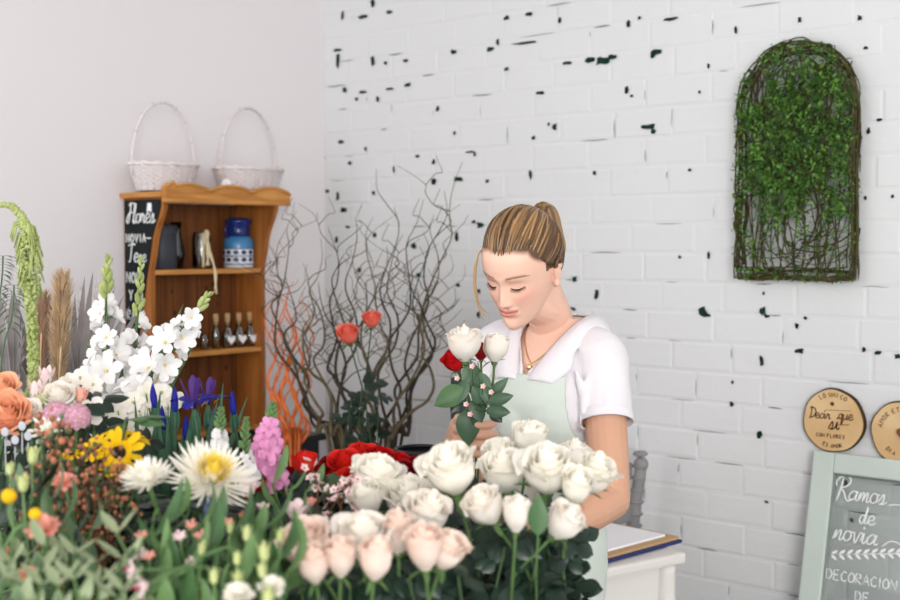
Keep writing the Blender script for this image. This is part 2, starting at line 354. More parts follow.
# ------------------------------------------------------------------ lettering
CUR = {'a': [(.85,.8),(.5,1),(.12,.6),(.2,.1),(.55,.08),(.85,.7),(.88,1),(.84,.3),(1,.02),(1.2,.2)], 'e': [(.05,.4),(.7,.6),(.6,1),(.25,.95),(.1,.4),(.4,0),(.8,.1),(1,.3)],
 'o': [(.6,1),(.2,.9),(.1,.3),(.45,0),(.8,.35),(.7,.9),(.5,.95),(1,.9)], 'r': [(0,.1),(.2,.95),(.3,1),(.35,.8),(.6,.85),(.55,.3),(.7,0),(.9,.2)], 's': [(0,.05),(.4,1),(.55,.6),(.5,.1),(.2,0),(.6,.02),(.95,.3)],
 'm': [(0,0),(.1,.95),(.12,.1),(.35,.95),(.5,.8),(.5,.05),(.75,.95),(.92,.8),(.9,.1),(1.1,.05),(1.25,.3)], 'n': [(0,0),(.1,.95),(.12,.1),(.45,.95),(.65,.8),(.62,.1),(.8,.02),(1,.3)],
 'v': [(0,.9),(.15,.9),(.35,.05),(.5,.05),(.75,.95),(1,.9)], 'i': [(0,.2),(.2,1),(.22,.2),(.4,0),(.6,.3)], 'l': [(0,.1),(.35,1.6),(.3,2.1),(.12,1.9),(.15,.2),(.35,0),(.55,.25)],
 'd': [(.7,.85),(.35,1),(.1,.5),(.3,.05),(.6,.2),(.8,2),(.78,.3),(.95,.02),(1.15,.25)], 'q': [(.7,.85),(.35,1),(.1,.55),(.3,.1),(.65,.3),(.75,1),(.7,-.8),(.9,-.6),(1,.1)], 'u': [(0,.95),(.1,.2),(.35,.02),(.65,.4),(.7,1),(.7,.2),(.85,.02),(1.05,.3)],
 'c': [(.75,.8),(.45,1),(.1,.6),(.2,.1),(.55,.02),(.9,.3)], 'y': [(0,.95),(.12,.3),(.4,.2),(.6,.95),(.55,-.5),(.2,-.9),(.1,-.5),(.9,.3)], 'f': [(0,.1),(.45,1.6),(.4,2.1),(.22,1.8),(.2,-.8),(.4,-.5),(.3,.1),(.7,.3)],
 'R': [(-.35,1.25),(-.5,1.65),(-.2,2.1),(.4,2.3),(.85,2.0),(.75,1.5),(.3,1.2),(.05,1.1),(.45,.75),(.75,.2),(1.05,-.05),(1.35,.25)], 'F': [(1.1,2.1),(.4,2.2),(.2,1.9),(.5,2),(.35,.3),(.1,0),(-.1,.3),(.3,1.1),(.9,1.15)],
 'D': [(.1,2),(.3,2.1),(.3,.1),(.1,.05),(.8,.2),(1.25,1.1),(.8,2),(0,1.9)], 'T': [(-.1,1.9),(.6,2.1),(1.2,2),(.6,2.05),(.5,.2),(.2,0)]}
def cursive(mb, text, mapf, h, r, m=0, slant=.15, n=5):
    x = 0
    for ch in text:
        if ch == ' ': x += .8; continue
        pts = [(x + px_ + slant * py_, py_) for px_, py_ in CUR[ch]]
        path = [mapf(q.x * h, q.y * h) for q in catmull([V((a, b, 0)) for a, b in pts], 4)]
        mb.tube(path, r, n, m)
        if ch == 'R': mb.tube([mapf((x + a + slant * b) * h, b * h) for a, b in ((.12, 2.1), (.08, 1.1), (0, .3), (-.12, -.15))], r, n, m)
        if ch == 'i': mb.ball(mapf((x + .35) * h, 1.5 * h), r * 1.5, 6, m)
        x += max(p_[0] for p_ in CUR[ch]) * (.92 if ch not in 'RFDT' else .95)
    return x * h
CAP = {'N': [[(0,0),(0,1),(.6,0),(.6,1)]], 'O': [[(.3,1),(0,.6),(.05,.15),(.3,0),(.58,.2),(.6,.7),(.3,1)]], 'V': [[(0,1),(.3,0),(.6,1)]], 'I': [[(.15,0),(.15,1)]], 'A': [[(0,0),(.3,1),(.6,0)],[(.12,.35),(.48,.35)]],
 'D': [[(0,0),(0,1),(.35,.95),(.6,.55),(.4,.05),(0,0)]], 'E': [[(.5,1),(0,1),(0,0),(.5,0)],[(0,.52),(.4,.52)]], 'C': [[(.55,.85),(.3,1),(0,.6),(.1,.1),(.35,0),(.55,.15)]], 'R': [[(0,0),(0,1),(.45,.95),(.5,.6),(0,.5),(.55,0)]],
 'S': [[(.5,.9),(.25,1),(.03,.75),(.5,.3),(.3,0),(0,.12)]], 'T': [[(0,1),(.6,1)],[(.3,1),(.3,0)]], 'Y': [[(0,1),(.3,.5),(.6,1)],[(.3,.5),(.3,0)]], 'L': [[(0,1),(0,0),(.45,0)]], 'M': [[(0,0),(.05,1),(.35,.4),(.65,1),(.7,0)]],
 'F': [[(.5,1),(0,1),(0,0)],[(0,.52),(.4,.52)]], 'U': [[(0,1),(.05,.15),(.3,0),(.55,.15),(.6,1)]], 'Q': [[(.3,1),(0,.6),(.05,.15),(.3,0),(.58,.2),(.6,.7),(.3,1)],[(.35,.25),(.65,-.1)]]}
def caps(mb, text, mapf, h, r, m=0, gap=.28, n=5):
    x = 0
    for ch in text:
        if ch == ' ': x += .5; continue
        for st in CAP[ch]: mb.tube([mapf((x + a) * h, b * h) for a, b in st], r, n, m)
        x += (.3 if ch == 'I' else .62) + gap
    return x * h
def capw(text, h, gap=.28): return sum((.5 if c == ' ' else (.3 if c == 'I' else .62) + gap) for c in text) * h
#PART2
def proj(p):
    q = V(p) - CAM; z = q.dot(FW); return 450 + FPX * q.x / z, 300 - FPX * q.dot(UP) / z, z
def prism(mb, poly, f0, f1, m=0):
    """poly [(a,b)]; f0/f1 map (a,b) to 3D on the two faces"""
    n = len(poly); vs = [f0(*p) for p in poly] + [f1(*p) for p in poly]
    mb.add(vs, [tuple(range(n)), tuple(reversed(range(n, 2 * n)))] + [(i, n + i, n + (i + 1) % n, (i + 1) % n) for i in range(n)], m)

# ------------------------------------------------------------------ shelf cabinet on the plaster wall
TR, TL = .41, .868; ZB = .93; ZT = 1.70
RW = Matrix((D2, NL, V((0, 0, 1)))).transposed()      # box axes: along wall, out of wall, up
cab = thing('shelf_cabinet', 'honey pine open shelf cabinet with scalloped top, on a black base', 'cabinet', lw(.62, ZB, .1))
prof = [(.004, ZB), (.14, ZB), (.14, 1.47)] + [( .14 + .065 * (0.5 - 0.5 * math.cos(pi * min(1, k / 9))) + .006 * math.sin(k * .9), 1.47 + .215 * k / 9) for k in range(1, 10)] + [(.19, ZT - .01), (.004, ZT - .01)]
for side, (a, b) in (('near', (TL - .016, TL)), ('far', (TR, TR + .016))):
    mb = MB(); prism(mb, prof, lambda d, z: lw(a, z, d), lambda d, z: lw(b, z, d))
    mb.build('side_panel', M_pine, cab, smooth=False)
mb = MB(); prism(mb, [(.012, ZB + .05)] + [(d - .012, z) for d, z in prof[2:-2]] + [(.178, ZT - .014), (.012, ZT - .014)], lambda d, z: lw(TL, z, d), lambda d, z: lw(TL + .004, z, d))
cbd = mb.build('chalkboard', M_board, cab, smooth=False); cbd['label'] = 'black chalkboard panel with white handwriting on the cabinet side'
mb = MB()
def cbm(y0, d0): return lambda x, y: lw(TL + .0055, y0 + y, d0 + x)
cursive(mb, 'Flores', cbm(1.615, .028), .028, .0022)
caps(mb, 'NOVIA', cbm(1.555, .022), .026, .0021)
cursive(mb, 'Te', cbm(1.495, .030), .026, .0022); cursive(mb, 're', cbm(1.495, .085), .022, .002)
caps(mb, 'NOVI', cbm(1.43, .022), .032, .0021, gap=.2)
caps(mb, 'Y', cbm(1.375, .035), .032, .0022); caps(mb, 'O', cbm(1.375, .085), .03, .0022); caps(mb, 'RAMO', cbm(1.315, .024), .03, .0021, gap=.2)
mb.tube([lw(TL + .0055, 1.568, .125), lw(TL + .0055, 1.568, .15)], .002, 5)
mb.build('lettering', M_chalk, cbd)
mb = MB(); mb.add([lw(TL + .006, 1.675, .135), lw(TL + .006, 1.645, .13), lw(TL + .006, 1.652, .143), lw(TL + .006, 1.645, .155), lw(TL + .006, 1.675, .155)], [(0, 1, 2, 3, 4)])
tg = mb.build('paper_tab', M_paper, cbd, smooth=False)
mb = MB(); mb.box(lw((TR + TL) / 2, (ZB + ZT) / 2 - .01, .008), (TL - TR - .02, .01, ZT - ZB - .02), RW)
for i in range(9): mb.box(lw(TR + .04 + i * .048, (ZB + ZT) / 2, .0135), (.0015, .001, ZT - ZB - .04), RW, 1)
rr = random.Random(5)
for i in range(16):
    a, z = rr.uniform(TR + .04, TL - .04), rr.uniform(1.0, 1.44); c = lw(a, z, .0137)
    mb.ball(c, rr.uniform(.004, .008), 8, 1, (1, 1.5, .12), NL)
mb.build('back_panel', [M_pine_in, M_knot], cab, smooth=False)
for z, nm in ((1.462, 'shelf'), (1.20, 'shelf'), (ZB + .01, 'shelf')):
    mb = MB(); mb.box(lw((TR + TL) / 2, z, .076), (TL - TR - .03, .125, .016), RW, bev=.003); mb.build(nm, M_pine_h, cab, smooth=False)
# scalloped top with cornice
mb = MB(); mb.box(lw((TR + TL) / 2 - .008, ZT, .11), (TL - TR + .048, .215, .018), RW, bev=.004)
mb.build('top_board', M_pine_h, cab, smooth=False)
mb = MB(); n = 40; pl = []
for k in range(n + 1):
    u = k / n; lobes = abs(math.sin(pi * (u * 3 + 0.0))) ** .6
    pl.append((TL + .012 - u * (TL - TR + .04), ZT + .012 + .022 * lobes + (.012 if k < 3 else 0)))
pl2 = pl + [(TR - .028, ZT - .022), (TL + .012, ZT - .022)]
prism(mb, pl2, lambda a, z: lw(a, z, .236), lambda a, z: lw(a, z, .214))
mb.tube([lw(a, z - .003, .236) for a, z in pl], .006, 6)
mb.tube([lw(TL + .012, ZT - .02, .234), lw(TR - .028, ZT - .02, .234)], .006, 6)
mb.build('cornice', M_pine_h, cab, smooth=False)
# black console below
base = thing('black_console', 'low black console standing under the pine shelf cabinet', 'cabinet', lw(.64, 0, .15))
mb = MB(); mb.box(lw(.64, .455, .165), (.62, .30, .89), RW, bev=.004); mb.build('body', M_black, base, smooth=False)
mb = MB(); mb.box(lw(.64, .911, .17), (.66, .32, .022), RW, bev=.004); mb.build('top', M_black, base, smooth=False)
for dx in (-.15, .15):
    mb = MB(); mb.box(lw(.64 + dx, .46, .319), (.28, .008, .8), RW, bev=.002); d = mb.build('door', M_black, base, smooth=False)
    mb = MB(); mb.ball(lw(.64 + dx * .2, .55, .33), .012, 10); mb.build('knob', M_zinc, d)

# baskets on the cabinet top
def basket(a, d, z, label, r=.088, h=.075, hh=.25, rot=.0, wk=1.0):
    c = lw(a, z, d); t = thing('wicker_basket', label, 'basket', c, 'white baskets on the cabinet')
    mb = MB(); ns = 22; ax = D2 * math.cos(rot) + NL * math.sin(rot); ay = V((0, 0, 1)).cross(ax)
    def pt(th, rr_, zz): return c + ax * math.cos(th) * rr_ + ay * math.sin(th) * rr_ * .62 + V((0, 0, zz))
    rows = 11
    for k in range(rows):
        u = k / (rows - 1); rad = r * (.78 + .24 * u); path = []
        for j in range(ns * 2 + 1):
            th = 2 * pi * j / (ns * 2); path.append(pt(th, rad + (.0035 if (j + k) % 2 else -.0015), .004 + h * u))
        mb.tube(path, .0042, 5, 0, cap=False)
    for j in range(ns):
        th = 2 * pi * j / ns; mb.tube([pt(th, r * .78, 0), pt(th, r * .92, h * .5), pt(th, r * 1.03, h + .006)], .003, 5)
    mb.lathe([(.001, .003), (r * .5, .003)], 20, 0, c)
    mb.add([pt(2 * pi * j / 24, r * .8, .005) for j in range(24)], [tuple(range(24))])
    mb.build('woven_body', M_wicker, t)
    mb = MB(); path = [pt(2 * pi * j / 60, r * 1.04 + .004 * math.sin(j * 1.57), h + .008 + .003 * math.cos(j * 1.57)) for j in range(61)]
    mb.tube(path, .0065, 6, 0, cap=False); mb.build('rim', M_wicker, t)
    mb = MB()
    for o, nn in ((0, .0024), (.005, .0022), (-.005, .0022)):
        path = []
        for j in range(33):
            u = pi * j / 32; path.append(c + ax * (math.cos(u) * r * 1.02 * wk) + ay * (o * 1.0 + .002 * math.sin(j * 1.3 + o * 300)) + V((0, 0, h * .6 + (hh - h * .6) * math.sin(u) ** .8)))
        mb.tube(path, nn, 6, 0)
    for k in range(26):
        u = pi * (k + .5) / 26; q = c + ax * (math.cos(u) * r * 1.02 * wk) + V((0, 0, h * .6 + (hh - h * .6) * math.sin(u) ** .8))
        mb.ball(q, .0068 if k % 2 else .006, 6, 0 if k % 3 else 1, (1, 1, .55), V((-math.sin(u), 0, math.cos(u))) if False else ax * -math.sin(u) + V((0, 0, math.cos(u))))
    mb.build('handle', [M_wicker, M_wickdark], t)
ZC = ZT + .0095
basket(.800, .118, ZC + .004, 'white wicker basket with tall hoop handle, above the chalkboard side of the cabinet', r=.108, hh=.275, rot=.12)
basket(.460, .12, ZC + .004, 'white wicker basket with tall hoop handle, at the corner side of the cabinet top', r=.130, hh=.285, rot=-.1, wk=1.0)
t = thing('ribbon_spool', 'small crumpled white tag between the two baskets', 'tag', lw(.585, ZC, .16))
mb = MB(); mb.leaf(lw(.585, ZC, .16), V((0, 0, 1)), NL, .05, .04, .5, .3, prof='round', wave=.15); mb.leaf(lw(.6, ZC, .165), V((.4, 0, 1)), NL, .035, .04, .8, -.3, prof='round', wave=.15)
mb.build('paper', M_paper, t)
t.name = 'paper_tag'

# things on the upper shelf
Z1 = 1.4705
t = thing('lidded_jar', 'navy and white glazed jar with a dark blue neck, on the upper shelf', 'jar', lw(.468, Z1, .08))
mb = MB(); c = lw(.468, Z1, .075); K = 1.02
mb.lathe([(0, 0), (.046, 0), (.05, .006), (.05, .066)], 28, 0, c); mb.lathe([(.05, .066), (.05, .088), (.044, .1), (.04, .104)], 28, 1, c)
mb.build('body', [M_cer, M_cerblue], t)
mb = MB()
for i in range(12):
    th = 2 * pi * i / 12; 
    for zz, ww in ((.028, .010), (.052, .010)): mb.ball(c + V((math.cos(th) * .0503, math.sin(th) * .0503, zz)), ww, 6, 0, (1, .8, .12), V((math.cos(th), math.sin(th), 0)))
for zz in (.012, .04, .064): mb.tube([c + V((math.cos(2 * pi * j / 30) * .0503, math.sin(2 * pi * j / 30) * .0503, zz)) for j in range(31)], .0018, 5)
mb.build('glaze_pattern', M_navy, t)
mb = MB(); mb.lathe([(.04, .104), (.036, .11), (.038, .14), (.044, .152), (.044, .16), (.03, .166), (0, .168)], 28, 0, c)
mb.build('neck', M_navy, t)
mb = MB()
for sg in (-1, 1): mb.tube(catmull([c + D2 * sg * .04 + V((0, 0, .145)), c + D2 * sg * .056 + V((0, 0, .13)), c + D2 * sg * .05 + V((0, 0, .108)), c + D2 * sg * .042 + V((0, 0, .1))], 5), .004, 6)
mb.build('handle', M_navy, t)
t = thing('jar_with_rope', 'clear glass jar with jute rope hanging over the shelf edge', 'jar', lw(.62, Z1, .1))
c = lw(.63, Z1, .085); mb = MB(); mb.lathe([(0, .001), (.028, .001), (.03, .008), (.03, .1), (.026, .112), (.027, .118), (.0245, .118), (.0235, .112), (.0275, .1), (.0275, .008), (0, .006)], 24, 0, c)
mb.build('glass', M_glass, t)
mb = MB()
for k in range(3):
    o = D2 * (.006 * k - .006); 
    mb.tube(catmull([c + NL * .03 + o + V((0, 0, .01)), c + NL * .034 - o + V((0, 0, .06)), c + NL * .028 + o + V((0, 0, .115)), c + NL * .02 - D2 * .0 + V((0, 0, .12)), c + NL * .034 - D2 * .012 + V((0, 0, .09)), c + NL * .037 + D2 * .004 * k + V((0, 0, .05)), c + NL * .062 + V((0, 0, .012)), c + NL * .070 + o * .5 + V((0, 0, -.02)), c + NL * .07 - o * .5 + V((0, 0, -.08 + .008 * k))], 6), .0032, 6)
mb.tube([c + NL * .031 - D2 * .018 + V((0, 0, .004)), c + NL * .031 - D2 * .018 + V((0, 0, .115))], .0045, 6)
mb.build('rope', M_rope, t)
t = thing('tin_canister', 'dark grey canister on the upper shelf beside the chalkboard panel', 'canister', lw(.79, Z1, .07))
c = lw(.775, Z1, .07); mb = MB(); mb.lathe([(0, 0), (.045, 0), (.047, .003), (.047, .115), (.045, .118)], 28, 0, c); mb.build('body', mat('slate_tin', rgb(52, 56, 66), .5, .4), t)
mb = MB(); mb.lathe([(.049, .112), (.049, .135), (.045, .14), (0, .14)], 28, 0, c); mb.build('lid', mat('slate_tin', rgb(52, 56, 66)), t)
t = thing('glass_vase', 'dark empty glass vase at the back of the upper shelf', 'vase', lw(.70, Z1, .05))
c = lw(.70, Z1, .045); mb = MB(); mb.lathe([(0, .001), (.02, .001), (.026, .05), (.014, .12), (.018, .15), (.016, .15), (.012, .12), (.023, .05), (0, .005)], 20, 0, c); mb.build('glass', glassy('smoked_glass', (.3, .3, .3, 1)), t)

# corked bottles with heart labels on the lower shelf
Z2 = 1.2085
def heart(mb, f, s, m=0):
    pts = []
    for k in range(18):
        u = 2 * pi * k / 18; pts.append((.062 * 16 * math.sin(u) ** 3 * s, .062 * (13 * math.cos(u) - 5 * math.cos(2 * u) - 2 * math.cos(3 * u) - math.cos(4 * u)) * s))
    mb.add([f(0, 0)] + [f(a, b) for a, b in pts], [(0, 1 + k, 1 + (k + 1) % 18) for k in range(18)], m)
for i, a in enumerate((.435, .482, .530, .578, .626)):
    has = i < 3
    lab = ['corked glass bottle with white heart label nearest the corner, on the middle shelf', 'corked glass bottle with heart label, middle of the three labelled ones', 'corked glass bottle with heart label beside the plain slim bottle',
           'slim corked bottle without a label beside the heart labelled bottles', 'short open glass bottle at the end of the bottle row'][i]
    t = thing('glass_bottle', lab, 'bottle', lw(a, Z2, .09), 'small bottles on the middle shelf'); c = lw(a, Z2, .09)
    w = .018 if i < 3 else .013
    mb = MB(); top = .085 if i < 4 else .05
    mb.lathe([(0, .001), (w, .001), (w, .05 if i < 4 else .035), (.008, .062 if i < 4 else .045), (.008, top), (.006, top), (.006, .062 if i < 4 else .045), (w - .002, .045 if i < 4 else .03), (w - .002, .004), (0, .003)], 18, 0, c); mb.build('glass', M_glass, t)
    if i < 4:
        mb = MB(); mb.lathe([(0, .074), (.0058, .074), (.0075, .085), (.009, .098), (.0095, .11), (.006, .114), (0, .114)], 14, 0, c); mb.build('cork', M_cork, t)
    if has:
        mb = MB(); heart(mb, lambda x, y: c + D2 * x + NL * (w + .003) + V((0, 0, .027 + y)), .017)
        mb.tube([c + NL * (w + .002) + V((0, 0, .04)), c + NL * .01 + V((0, 0, .064))], .0008, 4); mb.build('heart_label', M_paper, t)

# ------------------------------------------------------------------ mossy arched panel on the brick wall
def topiary():
    s0 = (PB(736, 278, .04) - CORNER).dot(-D1); s1 = (PB(856, 275, .04) - CORNER).dot(-D1); zb = sz(735, 278)[1]; zt = sz(800, 43)[1]; sc_ = (s0 + s1) / 2; hw = (s1 - s0) / 2 * .985; za = zt - hw * 1.0
    r = random.Random(11); c0 = wallpt(sc_, zb, 0)
    t = thing('topiary_panel', 'arched wire and twig wall panel covered with green moss', 'wall decoration', wallpt(sc_, zb, .03))
    def outline(u, k=1.0, off=.03, j=0.0):                      # u 0..1 around, starting bottom corner of the corner side
        per = [zt * 0 + (za - zb), pi * hw, (za - zb), 2 * hw]; tot = sum(per); x = (u % 1) * tot
        if x < per[0]: p = (-hw, zb + x)
        elif x < per[0] + per[1]: a = pi - (x - per[0]) / hw; p = (hw * math.cos(a), za + hw * math.sin(a))
        elif x < per[0] + per[1] + per[2]: p = (hw, za - (x - per[0] - per[1]))
        else: p = (hw - (x - per[0] - per[1] - per[2]), zb)
        cx, cz = 0, (zb + zt) / 2
        return wallpt(sc_ + cx + (p[0] - cx) * k, cz + (p[1] - cz) * k, off)
    mb = MB()
    for q in range(7):
        k = [1, 1, .985, .985, .93, .92, .90][q]; off = r.uniform(.012, .065); ph = r.uniform(0, 6); N = 90
        mb.tube([outline(i / N, k + .006 * math.sin(i * .7 + ph) + .004 * math.sin(i * 1.9 + ph * 2), off + .006 * math.sin(i * .5 + ph)) for i in range(N + 1)], r.uniform(.002, .0032), 5)
    for q in range(70):                                          # short binding twigs round the rim
        u = r.random(); k = r.uniform(.95, 1.0); o = r.uniform(.02, .06)
        mb.tube(catmull([outline(u + i * .018, k + r.uniform(-.02, .02), o + r.uniform(-.015, .015)) for i in range(5)], 3), [.0028, .001], 4)
    mb.build('rim', M_twig, t)
    mb = MB()
    for q in range(80):                                          # swirling twigs across the panel
        cx = r.uniform(-.5, .5) * hw; cz = r.choice([r.uniform(zb + .06, zb + .22), r.uniform(zb, zt), r.uniform(zt - .22, zt - .05)]); rx = r.uniform(.35, .9) * hw; rz = r.uniform(.05, .16); a0 = r.uniform(0, 6); sp = r.uniform(1.5, 4.5); pts = []
        for i in range(16):
            a = a0 + sp * i / 15; x = max(-hw * .97, min(hw * .97, cx + rx * math.cos(a))); z = max(zb + .008, min(zt - .02, cz + rz * math.sin(a)))
            if z > za: x = max(-1, min(1, x / hw)) * math.sqrt(max(.01, hw * hw - (z - za) ** 2)) 
            pts.append(wallpt(sc_ + x, z, .02 + .035 * (0.5 + .5 * math.sin(a * 1.7))))
        mb.tube(pts, [r.uniform(.0016, .003), .001], 4)
    for q in range(26):
        x = r.uniform(-.9, .9) * hw; mb.tube(catmull([wallpt(sc_ + x + r.uniform(-.015, .015), zb + (za - zb + .1) * i / 6, r.uniform(.02, .06)) for i in range(7)], 3), .0018, 4)
    mb.build('twigs', M_twig, t)
    mb = MB(); n = 0
    while n < 7600:
        x = r.uniform(-1, 1); z = r.uniform(zb, zt); zz = (z - zb) / (zt - zb)
        if z > za and abs(x) > math.sqrt(max(0, 1 - ((z - za) / hw) ** 2)): continue
        edge = abs(x)
        q_ = min(1, max(0, (zz - .12) / .30)); q2_ = min(1, max(0, (1.0 - zz) / .25)); d = .10 + .9 * (q_ * q_ * (3 - 2 * q_)) * (.25 + .75 * q2_)
        if edge > .88 : d *= .55
        d *= .45 + .75 * math.sin(x * 9 + zz * 14) ** 2 * 1 + .2 * math.sin(zz * 37 + x * 5)
        for (hx, hz, hr) in ((.35, .30, .16), (-.62, .84, .17), (-.1, .2, .12), (.8, .2, .12), (.62, .72, .1), (-.75, .62, .08), (-.75, .3, .13), (.66, .42, .09), (.0, .92, .08)):
            if ((x - hx) * .5) ** 2 + (zz - hz) ** 2 < (hr * .55) ** 2: d *= .07
        if r.random() > d: continue
        o = wallpt(sc_ + x * hw * .97, z, r.uniform(.015, .075)); q = (NB * r.uniform(.2, 1) + V((r.uniform(-1, 1), r.uniform(-1, 1), r.uniform(-1, 1)))).normalized()
        mb.leaf(o, q, V((r.uniform(-1, 1), r.uniform(-1, 1), 1)), r.uniform(.011, .020), r.uniform(.006, .010), .6, .2, 0 if r.random() < .5 else 1, nx=2, ny=2); n += 1
    for q in range(900):
        o = outline(r.random(), r.uniform(.94, 1.01), r.uniform(.015, .07)); mb.leaf(o, V((r.uniform(-1, 1), r.uniform(-1, 1), r.uniform(-1, 1))), V((0, 0, 1)), r.uniform(.008, .014), .006, .6, .2, r.choice([0, 1]), nx=2, ny=2)
    mb.build('moss', [M_moss, M_mossl], t)
topiary()

# ------------------------------------------------------------------ wood slices on nails
def slice_(px, py, rad, label, texts):
    c = PB(px, py, .0); r = random.Random(int(px)); t = thing('wood_slice_sign', label, 'sign', PB(px, py, .012), 'round wood slice signs on the brick wall')
    U = -D1; W = V((0, 0, 1)); N = 48; ph = r.uniform(0, 6)
    def ro(k): a = 2 * pi * k / N; return rad * (1 + .015 * math.sin(3 * a + ph) + .01 * math.sin(7 * a + ph))
    mb = MB(); th = .016
    ring = lambda q, o: [c + U * (math.cos(2 * pi * k / N) * ro(k) * q) + W * (math.sin(2 * pi * k / N) * ro(k) * q) + NB * o for k in range(N)]
    mb.grid([ring(1, .004), ring(1.012, .012), ring(1.0, .004 + th)], 1, True); mb.grid([ring(1, .004 + th), ring(.965, .0045 + th)], 1, True)
    mb.add(ring(.965, .0045 + th), [tuple(range(N))], 0); mb.add(ring(1, .004), [tuple(reversed(range(N)))], 1)
    mb.build('disc', [M_slice, M_bark], t, smooth=False)
    f = lambda x, y: c + U * x + W * y + NB * (.0052 + th)
    mb = MB(); texts(mb, f); mb.build('burnt_lettering', M_burn, t)
def arc(mb, text, f, rad, h, mid, r, inv=False):
    w = [(.5 if c == ' ' else .9) * h for c in text]; tot = sum(w); x = -tot / 2
    for ch, ww in zip(text, w):
        u = (x + ww / 2) / rad; a = mid - u if not inv else mid + u
        er = V((math.cos(a), math.sin(a))); et = V((math.sin(a), -math.cos(a))) * (1 if not inv else -1); up = er if not inv else -er
        if ch != ' ': caps(mb, ch, lambda p, q: f(*(er * rad + et * (p - .3 * h) + up * q)), h, r, n=4)
        x += ww
def txt1(mb, f):
    arc(mb, 'LO UNICO', f, .064, .011, pi / 2, .001); arc(mb, 'ES AMOR', f, .072, .010, -pi / 2, .001, True)
    cursive(mb, 'Decir', lambda x, y: f(x - .066, y + .004), .0135, .0014); cursive(mb, 'que', lambda x, y: f(x + .014, y + .006), .0145, .0014)
    cursive(mb, 's', lambda x, y: f(x - .012, y - .022), .020, .0017); cursive(mb, 'i', lambda x, y: f(x + .006, y - .022), .020, .0017)
    mb.tube([f(.012, -.010), f(.045, -.006)], .0008, 4); mb.tube([f(-.02, .028), f(.05, .03)], .0005, 4)
    caps(mb, 'CON FLORES', lambda x, y: f(x - .045, y - .045), .0095, .001)
    mb.ball(f(-.002, .045), .0055, 10, 0, (1, 1, .3), NB)
def txt2(mb, f):
    arc(mb, 'AMOR ETERNO', f, .056, .012, pi * .62, .0009); arc(mb, 'DIA', f, .062, .011, -pi * .68, .0009, True)
slice_(836, 420, .0845, 'round wood slice sign with burnt lettering, above the sage window frame', txt1)
slice_(906, 433, .0845, 'round wood slice sign with a dark wooden heart, cut off at the picture edge', txt2)
t = [o for o in sc.objects if o.get('label', '').startswith('round wood slice sign with a dark wooden heart')][0]
mb = MB(); c = PB(903, 434, .03); 
hp = []
for k in range(24):
    u = 2 * pi * k / 24; hp.append((.0011 * 16 * math.sin(u) ** 3, .0011 * (13 * math.cos(u) - 5 * math.cos(2 * u) - 2 * math.cos(3 * u) - math.cos(4 * u))))
prism(mb, hp, lambda a, b: c - D1 * a + V((0, 0, b)), lambda a, b: c - D1 * a + V((0, 0, b)) - NB * .01)
mb.build('wooden_heart', mat('walnut', rgb(120, 72, 48), .6), t, smooth=False)

# ------------------------------------------------------------------ leaning sage window frame with lettered glass
def sign():
    top = PB(816, 451, .03); s_l, ztop = (top - CORNER).dot(-D1), top.z; ang = math.atan(.215 / ztop); Hs = ztop / math.cos(ang) - .012; Wd = .66
    U = -D1; Dn = (V((0, 0, -1)) * math.cos(ang) + NB * math.sin(ang)); Nn = U.cross(Dn) * -1
    if Nn.dot(NB) < 0: Nn = -Nn
    org = top
    t = thing('window_frame_sign', 'sage green wooden window frame with lettered glass, leaning on the brick wall', 'sign', org + Dn * Hs + U * Wd / 2)
    rot = Matrix((U, Nn, -Dn)).transposed(); fw = .058
    f = lambda x, y, o=0: org + U * x + Dn * y + Nn * o
    for nm, c, size in (('stile', f(fw / 2, Hs / 2), (fw, .032, Hs)), ('stile', f(Wd - fw / 2, Hs / 2), (fw, .032, Hs)), ('rail', f(Wd / 2, .026), (Wd - 2 * fw - .001, .030, .052)), ('rail', f(Wd / 2, Hs - .06), (Wd - 2 * fw - .001, .030, .12))):
        mb = MB(); mb.box(c, size, rot, bev=.004); mb.build(nm, M_sage, t, smooth=False)
    mb = MB()
    x0, x1, y0, y1 = fw, Wd - fw, .052, Hs - .12
    for a, b in (((x0, y0), (x1, y0)), ((x0, y1), (x1, y1)), ((x0, y0), (x0, y1)), ((x1, y0), (x1, y1))): mb.tube([f(*a, .004), f(*b, .004)], .006, 4)
    mb.build('glazing_bead', mat('grey_bead', rgb(132, 142, 136), .5), t, smooth=False)
    mb = MB(); mb.box(f(Wd / 2, (y0 + y1) / 2, -.004), (x1 - x0 + .01, .003, y1 - y0 + .01), rot); pn = mb.build('glass_pane', M_pane, t, smooth=False)
    mb = MB(); g = lambda x0, y0: (lambda x, y: f(x0 + x, y0 - y - x * .0, .001))
    rr_ = .0021
    cursive(mb, 'R', g(.072, .119), .0275, rr_); cursive(mb, 'amos', g(.098, .117), .025, rr_, slant=.2); mb.tube(catmull([f(.205, .117, .001), f(.235, .112, .001), f(.275, .119, .001)], 4), rr_, 5)
    cursive(mb, 'de', g(.132, .172), .022, rr_); cursive(mb, 'novia', g(.070, .222), .026, rr_, slant=.2); mb.tube(catmull([f(.20, .222, .001), f(.225, .205, .001), f(.265, .215, .001)], 4), rr_, 5)
    for k in range(10):
        x = .070 + k * .021; y = .262 - k * .004
        mb.leaf(f(x, y, .001), U * .8 - Dn * .6, Nn, .022, .008, 0, 0, prof='leaf', nx=2, ny=3); mb.leaf(f(x, y, .001), U * .8 + Dn * .6, Nn, .022, .008, 0, 0, prof='leaf', nx=2, ny=3)
    mb.tube([f(.07, .262, .001), f(.285, .226, .001)], .0012, 5)
    caps(mb, 'DECORACION', g(.063, .325), .0255, .0019, gap=.15); caps(mb, 'DE', g(.145, .368), .024, .0019, gap=.2); caps(mb, 'CESTAS', g(.095, .415), .028, .0020)
    mb.build('chalk_lettering', M_chalk, pn)
sign()

